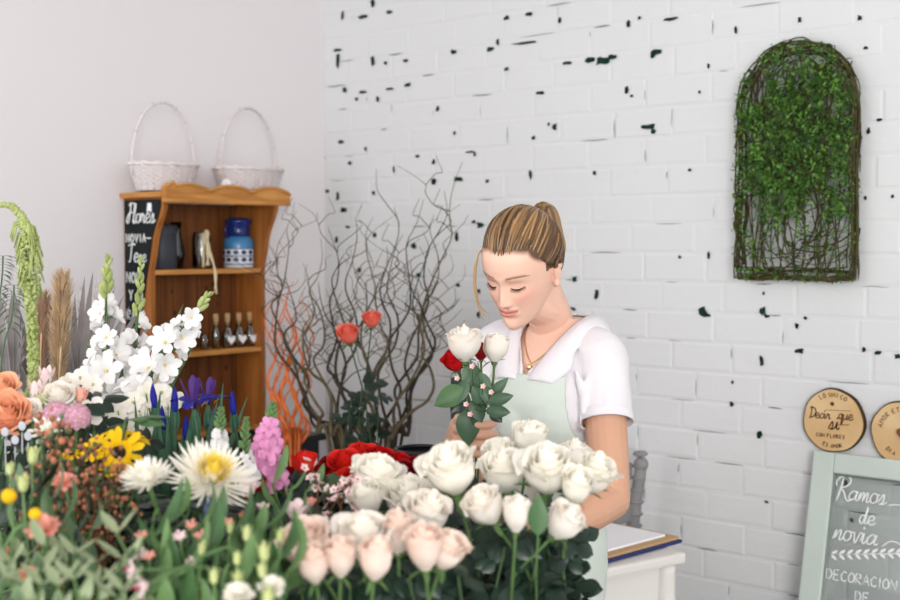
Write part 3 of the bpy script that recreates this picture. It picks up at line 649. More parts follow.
# ------------------------------------------------------------------ side table with the album, grey chair
E1 = V((.812, .583, 0)).normalized(); E2 = V((-.583, .812, 0)).normalized()
cor = P(672, 551, 3.12); tz = cor.z
def tp(a, b, z): return V((cor.x, cor.y, 0)) - E1 * a + E2 * b + V((0, 0, z))
RT = Matrix((E1, E2, V((0, 0, 1)))).transposed()
t = thing('side_table', 'white painted side table with curved legs near the brick wall', 'table', tp(.3, .16, 0))
mb = MB(); mb.box(tp(.26, .15, tz - .014), (.56, .36, .028), RT, bev=.008); mb.build('tabletop', M_tablew, t, smooth=False)
for nm, c, size in (('apron_rail', tp(.26, .01, tz - .082), (.44, .018, .108)), ('apron_rail', tp(.26, .29, tz - .082), (.44, .018, .108)), ('apron_rail', tp(.025, .15, tz - .082), (.018, .26, .108)), ('apron_rail', tp(.495, .15, tz - .082), (.018, .26, .108))):
    mb = MB(); mb.box(c, size, RT, bev=.003); mb.build(nm, M_tablew, t, smooth=False)
for a, b, sa, sb in ((.02, .0, -1, -1), (.50, .0, 1, -1), (.02, .3, -1, 1), (.50, .3, 1, 1)):
    mb = MB(); o = tp(a, b, 0); od = (-E1 * sa + E2 * sb) * -1
    out = (E1 * (1 if sa < 0 else -1) + E2 * sb).normalized()
    pts = catmull([o + V((0, 0, tz - .03)), o + V((0, 0, tz - .13)), o + out * .03 + V((0, 0, tz - .2)), o + out * .012 + V((0, 0, tz - .36)), o - out * .015 + V((0, 0, .2)), o + out * .005 + V((0, 0, .04)), o + out * .02 + V((0, 0, .001))], 5)
    mb.tube(pts, [.024, .026, .034, .024, .018, .016, .02], 10); mb.build('leg', M_tablew, t)
R2 = Matrix.Rotation(.14, 3, 'Z') @ RT
t = thing('open_album', 'blue and tan bound album with white pages lying open on the side table', 'book', tp(.22, .14, tz))
c = tp(.15, .16, tz + .006); mb = MB(); mb.box(c, (.42, .30, .009), R2, bev=.002); mb.build('cover', M_navyc, t, smooth=False)
mb = MB(); mb.box(c + V((0, 0, .0085)), (.41, .29, .008), R2, bev=.002); mb.build('binding', M_tan, t, smooth=False)
mb = MB(); mb.box(c + V((-.005, 0, .0155)), (.36, .25, .006), R2, bev=.001); mb.build('pages', M_paper, t, smooth=False)
t = thing('clipboard', 'brown clipboard lying behind the white pages of the album', 'clipboard', tp(.42, .24, tz))
mb = MB(); mb.box(tp(.47, .17, tz + .004), (.20, .28, .005), R2, bev=.001); mb.build('board', mat('grey_brown_board', rgb(150, 134, 124), .6), t, smooth=False)
# chair
chp = P(632, 466, 3.6); chx = V((chp.x, chp.y, 0)); Ec = NB.copy(); Fc = D1.copy()
t = thing('wooden_chair', 'grey painted wooden chair behind the florist', 'chair', chx + Ec * .2)
for s_ in (0, .30):
    mb = MB(); q = chx + Ec * s_; mb.tube(catmull([q + V((0, 0, .0)) - Fc * .04, q + V((0, 0, .45)), q + V((0, 0, .7)), q - Fc * .03 + V((0, 0, chp.z))], 5), [.016, .02, .02, .017], 10)
    for k in range(11): mb.ball(q + V((0, 0, .6 + k * .035)) - Fc * .004 * k * .7, .0225, 8, 0, (1, 1, .4))
    mb.ball(q - Fc * .03 + V((0, 0, chp.z + .008)), .022, 10); mb.build('back_post', M_greyw, t)
    mb = MB(); q2 = q + Fc * .38; mb.tube([q2 + V((0, 0, .44)), q2 + V((0, 0, .001))], [.02, .014], 10); mb.build('leg', M_greyw, t)
RC = Matrix((Ec, -Fc, V((0, 0, 1)))).transposed()
mb = MB(); mb.box(chx + Ec * .15 + Fc * .19 + V((0, 0, .455)), (.34, .42, .03), RC, bev=.008); mb.build('seat', M_greyw, t, smooth=False)
for z in (.62, .78, .90):
    mb = MB(); mb.box(chx + Ec * .15 + V((0, 0, z)) - Fc * .004, (.27, .016, .05), RC, bev=.005); mb.build('back_slat', M_greyw, t, smooth=False)
#PART3
# ------------------------------------------------------------------ display table and buckets
t = thing('display_table', 'long table under the flower buckets', 'table', (-.35, 1.6, 0)); TZ = .66
mb = MB(); mb.box((-.37, 1.66, TZ - .02), (1.36, 1.10, .04), bev=.006); mb.build('tabletop', M_greyw, t, smooth=False)
for x in (-1.0, .26):
    for y in (1.16, 2.16):
        mb = MB(); mb.box((x, y, (TZ - .041) / 2), (.06, .06, TZ - .042), bev=.004); mb.build('leg', M_greyw, t, smooth=False)
def bucket(x, y, z, r, h, label, m=None, grp='flower buckets'):
    t = thing('flower_bucket', label, 'bucket', (x, y, z), grp); m = m or M_black
    mb = MB(); mb.lathe([(.0, .001), (r * .78, .001), (r, h), (r * .97, h), (r * .75, .008), (0, .008)], 28, 0, (x, y, z)); mb.build('body', m, t)
    mb = MB(); mb.tube([(x + math.cos(2 * pi * k / 32) * r, y + math.sin(2 * pi * k / 32) * r, z + h) for k in range(33)], .005, 6); mb.build('rim', m, t)
    mb = MB(); mb.lathe([(0, h * .7), (r * .9, h * .7)], 24, 0, (x, y, z)); mb.build('water', M_pane, t)
    return V((x, y, z + .03))

# ------------------------------------------------------------------ flower parts
def bloom(mb, c, d, w, h, op=.5, layers=5, m=0, ruff=.028, seed=0):
    r = random.Random(seed); d = V(d).normalized(); U, W = perp(d); c = V(c)
    mb.ball(c + d * h * .42, w * .13, 8, m, (1, 1, 2.6), d)
    a0 = r.uniform(0, 6)
    for k in range(layers):
        t = (k + .25) / (layers - .75); n = (3, 3, 4, 5, 5, 6)[k if k < 6 else 5]
        for i in range(n):
            a = a0 + 2 * pi * i / n + r.uniform(-.15, .15); aw = pi / n * r.uniform(1.35, 1.6); Rk = w / 2 * (.2 + .66 * t ** .9) * r.uniform(.95, 1.05); Hk = h * (1.02 - .20 * t * (.4 + op)) * r.uniform(.94, 1.04)
            fl = w * (.10 * op * t * t) * r.uniform(.5, 1.5); cl = .40 * (1 - t) + .06 * (1 - op); ph = r.uniform(0, 6); curl = (.03 + .16 * t) * op * r.uniform(.5, 1.5)
            rows = []; NU, NVv = 8, 8
            for iv in range(NVv + 1):
                v = iv / NVv; row = []
                for iu in range(NU + 1):
                    u = 2 * iu / NU - 1
                    rad = Rk * (.16 + .84 * math.sin(min(1, .12 + v * 1.5) * pi / 2)) * (1 - cl * v ** 3) + fl * v ** 4
                    rad *= 1 + .10 * u * (1 - .6 * t)
                    edge = math.sqrt(max(0, 1 - (u * u) * .55 * v))
                    z = Hk * v * (edge * .30 + .70) - Hk * .10 * v ** 4 * (abs(u) ** 2.5)
                    if v > .75: q = (v - .75) / .25; rad += w * curl * .5 * q * q; z -= h * curl * .55 * q * q
                    rad += w * ruff * v * v * math.sin(u * 4.5 + ph) * (.4 + t)
                    z += h * ruff * .5 * v * v * math.sin(u * 3.1 + ph * 2)
                    ang = a + u * aw
                    row.append(c + (U * math.cos(ang) + W * math.sin(ang)) * rad + d * z)
                rows.append(row)
            mb.grid(rows, m)
def sepals(mb, c, d, s, m=0, down=True):
    d = V(d).normalized(); U, W = perp(d); mb.ball(c - d * s * .10, s * .22, 8, m, (1, 1, .9), d); a0 = R(0, 6)
    for k in range(5):
        a = a0 + 2 * pi * k / 5; o = U * math.cos(a) + W * math.sin(a)
        mb.leaf(c + o * s * .12, (o * .8 + d * (.4 if R(0, 1) < .5 else -.3)), d, s * R(.6, .9), s * .22, R(.2, 1.3) if down else -.5, .3, m, prof='leaf', nx=2, ny=5)
def compound(mb, o, d, s, m=0, k=5, mst=None):
    d = V(d).normalized(); up = V((R(-.6, .6), -.8, .8)); up = (up - d * up.dot(d)); up = up.normalized() if up.length > .1 else perp(d)[0]
    path = [V(o) + d * s * 1.0 * q - up * s * .25 * q * q for q in (0, .33, .66, 1)]
    mb.tube(path, [s * .02, s * .012], 4, m if mst is None else mst); sd = d.cross(up)
    mb.leaf(path[-1], d - up * .3, up, s * R(.95, 1.2), s * R(.7, .85), R(.1, .6), -.2, m, nx=4, ny=6, wave=.02)
    for i, q in enumerate((1, 2)[: (k - 1) // 2]):
        for g in (-1, 1):
            mb.leaf(path[-1 - q], sd * g + d * .35 + up * R(-.3, .3), up, s * R(.8, 1.05), s * R(.55, .7), R(.1, .6), -.2, m, nx=4, ny=5, wave=.02)
def stempath(top, d, root, k=8, sag=.35):
    top, root = V(top), V(root); L = (top - root).length
    return catmull([top, top - V(d).normalized() * L * .22, root * .35 + top * .65 - V((0, 0, L * .02)) + V((R(-.01, .01), R(-.01, .01), 0)), root * .7 + top * .3, root], 4)

def rose(px, py, w, z, d, root, ms, label, group, op=.5, leaves=3, bh=.95, lm=None, name='rose', layers=5, stem=None, lspan=(.10, .45), ls=.042, smat=None, leafsz=None):
    c = P(px, py, z); W = w * z / FPX; d = V(d).normalized(); H = W * bh; base = c - d * H * .5
    t = thing(name, label, 'flower', base, group)
    mb = MB(); bloom(mb, base, d, W, H, op, layers, seed=int(px * 7 + py)); mb.build('bloom', ms, t)
    mb = MB(); sepals(mb, base, d, W * .62); mb.build('sepals', M_stem, t)
    path = stempath(base, d, root); mb = MB(); mb.tube(path, [.0022, .0025, .003], 7); mb.build('stem', smat or M_stem, t)
    n = len(path)
    for k in range(leaves):
        q = lspan[0] + (lspan[1] - lspan[0]) * (k + R(.1, .9)) / max(1, leaves); o = path[min(n - 2, int(q * n))]; a = k * 2.4 + R(0, 1)
        mb = MB(); compound(mb, o, V((math.cos(a), math.sin(a) * .9, R(.0, .6))), (leafsz or ls) * R(.85, 1.15)); mb.build('leaf', lm or M_leafd, t)
    return t

def daisy(name, px, py, w, z, d, root, mpet, mdisc, label, group=None, n=60, layers=4, pw=.10, curl=-.7, disc=.2, leaves=2, prof='ray', lm=None, tilt0=.15, cone=.9, mcen=None, ncen=0, cupd=.3):
    c = P(px, py, z); W = w * z / FPX; d = V(d).normalized(); U, Wv = perp(d)
    t = thing(name, label, 'flower', c, group); mb = MB(); r = random.Random(int(px))
    for k in range(layers):
        q = k / max(1, layers - 1)
        for i in range(n // layers):
            a = 2 * pi * (i + .5 * (k % 2) + r.uniform(-.3, .3)) / (n // layers); o = U * math.cos(a) + Wv * math.sin(a)
            el = tilt0 + q * cone; L = W / 2 * (1 - .45 * q) * r.uniform(.85, 1.08)
            mb.leaf(c + o * W * disc * .4 * (1 - q * .6), o * math.cos(el) + d * math.sin(el), d, L, W * pw * r.uniform(.8, 1.2), curl * r.uniform(.5, 1.5), cupd, 0, prof=prof, nx=2, ny=5)
    mb.build('petals', mpet, t)
    if mdisc is not None:
        mb = MB(); mb.ball(c + d * W * .015, W * disc * .52, 12, 0, (1, 1, .45), d)
        for i in range(60): a = i * 2.4; q = math.sqrt(i / 60) * W * disc * .5; mb.ball(c + d * W * .03 + (U * math.cos(a) + Wv * math.sin(a)) * q, W * .012, 4, 0)
        mb.build('disc', mdisc, t)
    if ncen:
        mb = MB()
        for i in range(ncen):
            a = i * 2.4; q = i / ncen; o = U * math.cos(a) + Wv * math.sin(a); el = 1.5 - q * 1.0
            mb.leaf(c + d * W * .03 + o * W * .03, o * math.cos(el) + d * math.sin(el), d, W * .30 * r.uniform(.8, 1.1), W * .04, -.7, .3, 0, prof='ray', nx=2, ny=4)
        mb.build('center_florets', mcen, t)
    mb = MB(); mb.ball(c - d * W * .05, W * .12, 8, 0, (1, 1, .6), d)
    path = stempath(c - d * W * .05, d, root); mb.tube(path, .0032, 6); mb.build('stem', M_stem, t)
    for k in range(leaves):
        o = path[3 + k * 2]; a = k * 2.2 + R(0, 6); dd = V((math.cos(a), math.sin(a), .2)); mb = MB()
        mb.leaf(o, dd, V((0, 0, 1)), .085, .045, .6, -.2, wave=.08, ny=8); 
        for g in (-1, 1): mb.leaf(o + dd * .03, dd + dd.cross(V((0, 0, 1))) * g, V((0, 0, 1)), .04, .022, .5, -.2)
        mb.build('leaf', lm or M_leafd, t)
    return t
def trumpet(mb, c, d, s, n=6, m=0, pw=.55, flare=1.1, up=.55, wv=.04):
    d = V(d).normalized(); U, W = perp(d); a0 = R(0, 6)
    for k in range(n):
        a = a0 + 2 * pi * k / n; o = U * math.cos(a) + W * math.sin(a)
        mb.leaf(c - d * s * .2, d * up + o * (.9 if k % 2 else .75), (d - o * .6), s * R(.9, 1.1), s * pw, -flare * -1 * R(.6, 1.2), .22, m, prof='petal', nx=4, ny=6, wave=wv)

def spike(name, pts, z, root, fl, label, group=None, buds=6, fsize=.03, fm=M_glad, bm=M_leafl, nf=14, npet=6, start=.0, end=.75, leaves=2, throat=None, budsz=.006, side=.5, droop=0, pw=.55, cat='flower', bladem=None):
    """pts: pixels from the tip down"""
    P3 = [P(a, b, zz if isinstance(z, tuple) else z) for (a, b), zz in zip(pts, z if isinstance(z, tuple) else [z] * len(pts))]
    full = catmull(P3, 8); t = thing(name, label, cat, P3[0], group)
    path = full + catmull([full[-1], full[-1] * .6 + V(root) * .4, V(root)], 5)[1:]
    mb = MB(); mb.tube(path, [.0015, .0035, .0045], 6); mb.build('stem', M_stem, t)
    N = len(full) - 1; at = lambda q: (full[min(N, int(q * N))], (full[max(0, int(q * N) - 1)] - full[min(N, int(q * N) + 1)]).normalized())
    mb = MB()
    for k in range(buds):
        q = (k + .2) / buds * (1 - end) * 1.05; o, ax = at(q); a = k * 2.4; u, w = perp(ax); s = budsz * (.55 + .7 * k / buds)
        dd = (ax * .9 + (u * math.cos(a) + w * math.sin(a)) * side).normalized(); mb.ball(o + dd * s * .9, s * .36, 6, 0, (1, 1, 2.4), dd)
    if buds: mb.build('buds', bm, t)
    for k in range(nf):
        q = (1 - end) + (k + .5) / nf * end; o, ax = at(q); a = k * 2.4 + R(-.3, .3); u, w = perp(ax); s = fsize * (.7 + .45 * min(1, k / nf * 2)) * R(.85, 1.1)
        out = (u * math.cos(a) + w * math.sin(a)); dd = (out + ax * .35 + V((0, -.35, 0))).normalized(); mb = MB()
        cc = o + out * s * .55 + V((R(-1, 1), R(-1, 1), R(-1, 1))) * s * .15
        mb.tube([o, cc - dd * s * .2], s * .07, 5, 1); trumpet(mb, cc, dd, s, npet, 0, pw * (.85 if fsize > .03 else 1), .95 if fsize > .03 else 1.1, 1.05 if fsize > .03 else .55, .09 if fsize > .03 else .04)
        if throat: mb.ball(cc - dd * s * .04, s * .07, 6, 2)
        mb.build('floret', [fm, M_stem] + ([throat] if throat else []), t)
    for k in range(leaves):
        o = path[-4]; top = full[int(N * (.35 + .25 * k))]; dd = (top - o + V((R(-.06, .06), R(-.05, .05), 0)))
        mb = MB(); mb.leaf(o, dd, V((R(-.5, .5), -1, 0)), dd.length, .02, .25, .3, prof='strap', ny=12); mb.build('leaf', bladem or M_leafm, t)
    return t

# ================================================================== the front bucket of white roses
B_w = bucket(.13, 1.74, TZ, .125, .28, 'bucket holding the white roses')
B_b = bucket(-.085, 1.50, TZ, .11, .27, 'bucket holding the blush pink roses')
B_l = bucket(-.13, 1.86, TZ, .10, .30, 'bucket holding the creamy white roses between the red and blush ones')
B_r = bucket(-.19, 2.08, TZ, .11, .32, 'bucket holding the red roses')
B_a = bucket(-.28, 1.38, TZ, .11, .26, 'bucket holding the alstroemeria and lisianthus')
B_p = bucket(-.52, 1.36, TZ, .11, .26, 'bucket holding the variegated foliage')
B_c = bucket(-.44, 1.75, TZ, .11, .30, 'bucket holding the chrysanthemums')
B_s = bucket(-.60, 1.72, TZ, .075, .30, 'bucket holding the sunflowers and rusty berries')
B_o = bucket(-.83, 1.70, TZ, .10, .30, 'bucket holding the salmon lisianthus and yellow ball flowers')
B_i = bucket(-.50, 2.09, TZ, .10, .26, 'bucket holding the irises')
B_k = bucket(-.72, 2.03, TZ, .11, .32, 'bucket holding the peach roses and ranunculus')
def jit(b, s=.05): return b + V((R(-s, s), R(-s, s), 0))
wd = [(450,467,50,1.70,(-.25,-.3,1),.75,'wide open white rose, nearest the blush roses in the front bunch'),
 (503,470,42,1.80,(-.1,-.35,1),.6,'white rose just in front of the held bouquet stems'),
 (529,441,34,1.92,(.1,-.2,1),.3,'topmost white rose bud of the front bunch'),
 (499,453,30,1.90,(-.3,-.3,1),.5,'smaller white rose at the foot of the hand'),
 (548,467,50,1.74,(0,-.45,1),.8,'large open white rose at the middle of the front bunch'),
 (593,471,42,1.78,(.4,-.3,1),.8,'open white rose nearest the bent elbow'),
 (577,485,32,1.70,(.1,-.4,.9),.4,'white rose in front of the elbow rose, lower'),
 (484,505,38,1.66,(-.45,-.3,.8),.6,'white rose lying low, leaning towards the blush roses'),
 (517,513,29,1.62,(.05,-.15,1),.25,'small cylindrical white rose bud low in the bunch, with a leaf beside'),
 (565,521,36,1.66,(.55,-.2,.75),.5,'lowest white rose, tilted outward against the apron'),
 (539,489,28,1.86,(0,-.2,1),.4,'white rose behind the upright light green leaf'),
 (574,455,30,1.90,(.1,-.1,1),.5,'white rose at the back between the large rose and the elbow rose')]
for px, py, w, z, d, op, lab in wd:
    rose(px, py, w * 1.1, z, d, jit(B_w, .06), M_white if py < 500 else M_cream, lab, 'white roses in the front bunch', op, leaves=4, lspan=(.20, .52), ls=.034, name='white_rose', bh=1.2 if op < .5 else 1.02)
# one large upright leaf
t = thing('rose_leaf_sprig', 'upright light green leaf standing between two white roses', 'leaf', P(537, 535, 1.6), None)
mb = MB(); mb.leaf(P(538, 536, 1.6), V((.0, .1, 1)), V((-.2, -1, .1)), .052, .027, .1, -.15, ny=8, wave=.01); mb.build('blade', M_leafm, t)
mb = MB(); mb.tube([P(538, 536, 1.6), P(536, 575, 1.62), B_w], .0014, 5); mb.build('stem', M_stem, t)
def foliage_stem(px, py, z, root, label, group, m=M_leafd, s=.045, n=9, name='foliage_stem', fan=.13):
    top = P(px, py, z); t = thing(name, label, 'foliage', top, group); path = stempath(top, V((R(-.2, .2), R(-.2, .2), 1)), root)
    mb = MB(); mb.tube(path, [.0016, .003], 6); mb.build('stem', M_stemd, t); mb = MB()
    for k in range(n):
        o = path[min(len(path) - 2, int(k / n * len(path) * .55))]; a = k * 2.4 + R(0, 1); compound(mb, o, V((math.cos(a), math.sin(a), R(-.1, .7))), s * R(.8, 1.2))
    mb.build('leaves', m, t)
gw = 'dark rose foliage under the front roses'
for i in range(13):
    px = 455 + i * 8.2 + R(-4, 4); foliage_stem(px, R(540, 562) - (8 if 480 < px < 560 else 0), R(1.68, 1.86), jit(B_w, .06), 'stem of dark green rose leaves below the white roses', gw, s=.034)
for i in range(12):
    px = 290 + i * 15 + R(-5, 5); foliage_stem(px, R(572, 592), R(1.5, 1.66), jit(B_b, .05), 'stem of dark green rose leaves below the blush roses', 'dark rose foliage under the blush roses', s=.034)
for i in range(8):
    foliage_stem(300 + i * 20, R(500, 535), R(1.88, 2.0), jit(B_l, .05), 'stem of dark green rose leaves behind the blush roses', 'dark rose foliage behind the blush roses')

bd = [(304,541,48,1.50,(-.35,-.35,.9),.9,'open blush rose with a broad outer petal, beside the tulips',M_blush),
 (313,562,33,1.46,(-.1,-.3,1),.35,'blush rosebud directly below the broad petalled one',M_blush),
 (341,556,32,1.46,(.05,-.25,1),.3,'blush rosebud, second along the front row',M_blush),
 (364,534,50,1.52,(.02,-.3,1),.85,'widest blush rose, cream white and fully open',M_cream),
 (376,557,34,1.44,(.1,-.2,1),.3,'rosebud under the widest blush rose, pale pink',M_blush),
 (398,531,34,1.54,(0,-.2,1),.35,'blush rosebud between the widest rose and the front row end',M_blush),
 (424,546,37,1.48,(-.05,-.25,1),.4,'blush rose with three visible sepals, next to last of the front row',M_blush),
 (447,548,39,1.50,(.3,-.25,1),.6,'last blush rose of the front row, peach edged, against dark leaves',M_blush),
 (428,512,44,1.66,(.2,-.3,1),.7,'cream blush rose above the end of the front row',M_cream)]
for px, py, w, z, d, op, lab, m in bd:
    rose(px, py, w * 1.1, z, d, jit(B_b, .05), m, lab, 'blush roses in the foreground', op, leaves=3, lspan=(.2, .5), name='blush_rose', bh=1.25 if op < .5 else 1.0)
ld = [(377,476,48,1.84,(.25,-.25,1),.7,'tall creamy white rose in front of the red roses'),
 (366,497,34,1.78,(-.4,-.3,.8),.5,'creamy white rose leaning out below the tall one'),
 (409,497,46,1.80,(.0,-.35,1),.8,'creamy white rose next to the dark red roses'),
 (392,486,26,1.90,(.1,-.2,1),.5,'small creamy white rose half hidden between two others')]
for px, py, w, z, d, op, lab in ld:
    rose(px, py, w * 1.08, z, d, jit(B_l, .05), M_white, lab, 'creamy white roses behind the blush ones', op, leaves=3, lspan=(.12, .5), name='cream_rose', bh=1.0)
rd = [(344,464,30,2.06,(-.1,-.4,1),.6,M_ored,'bright red rose at the near edge of the red cluster'),
 (362,455,26,2.16,(0,-.3,1),.6,M_ored,'bright red rose at the top middle of the red cluster'),
 (379,459,28,2.10,(.2,-.3,1),.6,M_red,'red rose behind the tall creamy white rose'),
 (352,480,26,2.00,(0,-.6,.8),.6,M_ored,'red rose lowest in the bright red cluster'),
 (337,478,20,2.04,(-.4,-.3,.8),.5,M_red,'small red rose on the outer side of the bright red cluster'),
 (398,464,24,2.10,(.1,-.3,1),.5,M_red,'red rose where the bright and dark red ones meet'),
 (405,473,24,2.02,(.1,-.4,1),.5,M_dred,'dark red rose just above the white roses'),
 (418,468,24,2.08,(.2,-.3,1),.5,M_dred,'dark red rose in the middle of the dark red group'),
 (427,477,22,2.02,(.3,-.3,1),.5,M_dred,'dark red rose at the far end, nearest the hand'),
 (370,470,26,2.06,(.1,-.5,1),.6,M_red,'red rose in the middle of the bright red cluster'),
 (304,464,25,2.02,(0,-.1,1),.25,M_ored,'single upright red rose standing apart by the pink stock'),
 (288,475,18,2.02,(0,-.3,1),.5,M_dred,'small dark red rose low beside the upright red rose'),
 (318,472,20,2.08,(.1,-.3,1),.5,M_dred,'small dark red rose between the upright rose and the cluster'),
 (257,481,24,1.94,(-.1,-.4,1),.5,M_red,'red rose tucked beside the yellow centred chrysanthemum'),
 (330,466,18,2.16,(.1,-.3,1),.5,M_dred,'dark red rose at the back of the gap by the cluster')]
for px, py, w, z, d, op, m, lab in rd:
    rose(px, py, w * 1.1, z, d, jit(B_r, .05), m, lab, 'red roses in the middle', op, leaves=2, lspan=(.1, .4), name='red_rose')
# waxflower sprigs between red and blush roses
def sprig(name, pts, root, mst, mfl, label, group, n=40, sp=.03, fs=.006, cat='foliage', mix=None, nb=8, bl=.06):
    top = P(*pts); t = thing(name, label, cat, top, group); path = stempath(top, V((R(-.2, .2), R(-.2, .2), 1)), root); mb = MB(); mb.tube(path, [.001, .0025], 5); tips = []
    for k in range(nb):
        o = path[int(k / nb * len(path) * .4)]; dd = V((R(-1, 1), R(-1, 1), R(.2, 1.3))).normalized(); e = o + dd * bl * R(.5, 1.1); e2 = (o + e) / 2 + V((R(-1, 1), R(-1, 1), R(-1, 1))) * bl * .12
        mb.tube(catmull([o, e2, e], 3), [.0012, .0006], 4); tips += [o.lerp(e, q) for q in (.5, .7, .85, 1)]
    mb.build('twigs', mst, t); mb = MB()
    for k in range(n):
        o = random.choice(tips) + V((R(-1, 1), R(-1, 1), R(-1, 1))) * sp * .4; mi = 0 if mix is None else random.choice((0, 0, 1))
        if name == 'waxflower': 
            q = V((R(-1, 1), R(-1, .3), R(-.2, 1))).normalized(); u, w = perp(q)
            for j in range(5): a = j * 1.257; mb.leaf(o, u * math.cos(a) + w * math.sin(a) + q * .3, q, fs, fs * .8, 0, .2, 0, 'round', 2, 3)
            mb.ball(o, fs * .28, 5, 1)
        else: mb.ball(o, fs * R(.5, .8), 6, mi, (1, 1, 1.2))
    mb.build('blossoms' if name == 'waxflower' else 'berries', [mfl, mix or M_rust], t); return t
for px, py, z, lab in ((318, 487, 1.8, 'waxflower sprig with tiny pale blossoms beside the creamy white roses'), (336, 492, 1.78, 'waxflower sprig with tiny pale blossoms under the red cluster'), (330, 512, 1.72, 'waxflower sprig hanging low over the dark leaves'), (341, 505, 1.74, 'waxflower sprig behind the widest blush rose')):
    sprig('waxflower', (px, py, z), jit(B_l, .04) , M_rustst, M_palepink, lab, 'waxflower sprigs', n=26, fs=.0075, bl=.045, cat='flower')

# ================================================================== tulips, alstroemeria, lisianthus
def blade_plant(name, px, py, z, root, label, group, n=7, L=.14, W=.022, m=M_leafm, spread=.7, cat='foliage', bend=(.2, 1.3)):
    top = P(px, py, z); t = thing(name, label, cat, top, group); path = stempath(top, V((R(-.3, .3), R(-.2, .2), 1)), root)
    mb = MB(); mb.tube(path, [.0018, .0035], 6); mb.build('stem', M_stem, t)
    for k in range(n):
        o = path[int(k / n * len(path) * .5)]; a = k * 2.4 + R(0, 1.2); dd = V((math.cos(a) * spread, math.sin(a) * spread, R(.5, 1.1)))
        mb = MB(); mb.leaf(o, dd, -dd.cross(V((0, 0, 1))).cross(dd), L * R(.6, 1.1), W * R(.8, 1.2), R(*bend), .25, prof='leaf', nx=4, ny=8, twist=R(-.8, .8)); mb.build('leaf', m, t)
    return t, path
ga = 'leafy alstroemeria stems in front'
for i in range(22):
    px = 150 + (i % 11) * 13.5 + R(-6, 6); py = (536 if i < 11 else 575) + R(-16, 14) + max(0, (230 - px)) * .08
    blade_plant('leafy_stem', px, py, R(1.34, 1.5) if i >= 11 else R(1.46, 1.6), jit(B_a, .06), 'leafy green stem of long pointed leaves in the foreground', ga, n=8, L=.08, W=.020, m=[M_leafm, M_leafl][i % 2], spread=1.1, bend=(.6, 1.9))
def tulip(px, py, w, z, d, root, m0, m1, label, group='striped tulips', lm=M_leafl, name='tulip'):
    c = P(px, py, z); W = w * z / FPX; d = V(d).normalized(); U, Wv = perp(d); t = thing(name, label, 'flower', c, group); mb = MB(); base = c - d * W * .5
    for k in range(6):
        a = 2 * pi * k / 6; o = U * math.cos(a) + Wv * math.sin(a)
        mb.leaf(base, d + o * (1.0 if k % 2 else .75), -o + d * .1, W * 1.15, W * .6, -.5 if False else .55 * -1, .35, 0, prof='petal', nx=4, ny=6)
        if m1: mb.leaf(base + o * W * .02 - (-o) * .0008, d + o * (1.02 if k % 2 else .77), -o + d * .1, W * .85, W * .17, -.55, .3, 1, prof='leaf', nx=2, ny=6)
    mb.build('petals', [m0, m1 or m0], t); path = stempath(base, d, root); mb = MB(); mb.tube(path, .0028, 6); mb.build('stem', M_stem, t)
    for k in range(2):
        o = path[6 + k]; a = R(0, 6); dd = V((math.cos(a) * .35, math.sin(a) * .35, 1)); mb = MB(); mb.leaf(o, dd, V((-math.cos(a), -math.sin(a), .3)), .065, .026, -.0 + .5, .35, prof='leaf', ny=9, twist=R(-.5, .5)); mb.build('leaf', lm, t)
tulip(247, 492, 17, 1.72, (.1, -.3, 1), jit(B_a), M_palepink, M_magenta, 'small pink striped white tulip below the red rose by the chrysanthemum')
tulip(263, 510, 12, 1.7, (0, -.3, 1), jit(B_a), M_palepink, M_magenta, 'small half closed pink tulip just below the other striped one')
tulip(297, 514, 23, 1.6, (.05, -.25, 1), jit(B_a), M_palepink, M_magenta, 'open pink striped white tulip above the broad petalled blush rose')
tulip(311, 503, 9, 1.75, (.1, -.3, 1), jit(B_a), M_salmon, None, 'tiny pink tulip bud next to the waxflower')
for px, py, z, lab in ((272, 484, 1.86, 'broad light green tulip leaves beside the pink stock'), (291, 490, 1.84, 'broad light green tulip leaves under the upright red rose'), (306, 492, 1.82, 'broad light green tulip leaves close to the waxflower')):
    blade_plant('tulip_foliage', px, py, z, jit(B_a, .03), lab, 'tulip leaves', n=5, L=.065, W=.026, m=M_leafl, spread=.5, bend=(.0, .6))
def budstem(px, py, w, z, label, m=M_limeb, group='lisianthus buds in front', d=(0, 0, 1), root=None, name='lisianthus_bud', asp=1.75):
    c = P(px, py, z); W = w * z / FPX; t = thing(name, label, 'flower bud', c, group); d = V((d[0] + R(-.15, .15), d[1] + R(-.15, .15), d[2])).normalized()
    mb = MB(); mb.ball(c, W / 2, 10, 0, (1, 1, asp), d); U, Wv = perp(d)
    for k in range(4): a = k * 1.57; o = U * math.cos(a) + Wv * math.sin(a); mb.leaf(c - d * W * .8 + o * W * .1, d + o * .55, -o, W * 1.9, W * .5, .0 - .5, .6, 0, 'petal', 2, 5)
    mb.build('bud', m, t); mb = MB()
    for k in range(5): a = k * 1.257; o = U * math.cos(a) + Wv * math.sin(a); mb.leaf(c - d * W * .9, d + o * .8, -o, W * 1.3, W * .16, -.5, .2, 0, 'leaf', 2, 4)
    mb.tube(stempath(c - d * W * .85, d, root if root is not None else jit(B_a)), .0018, 5); mb.build('stem', M_leafl, t)
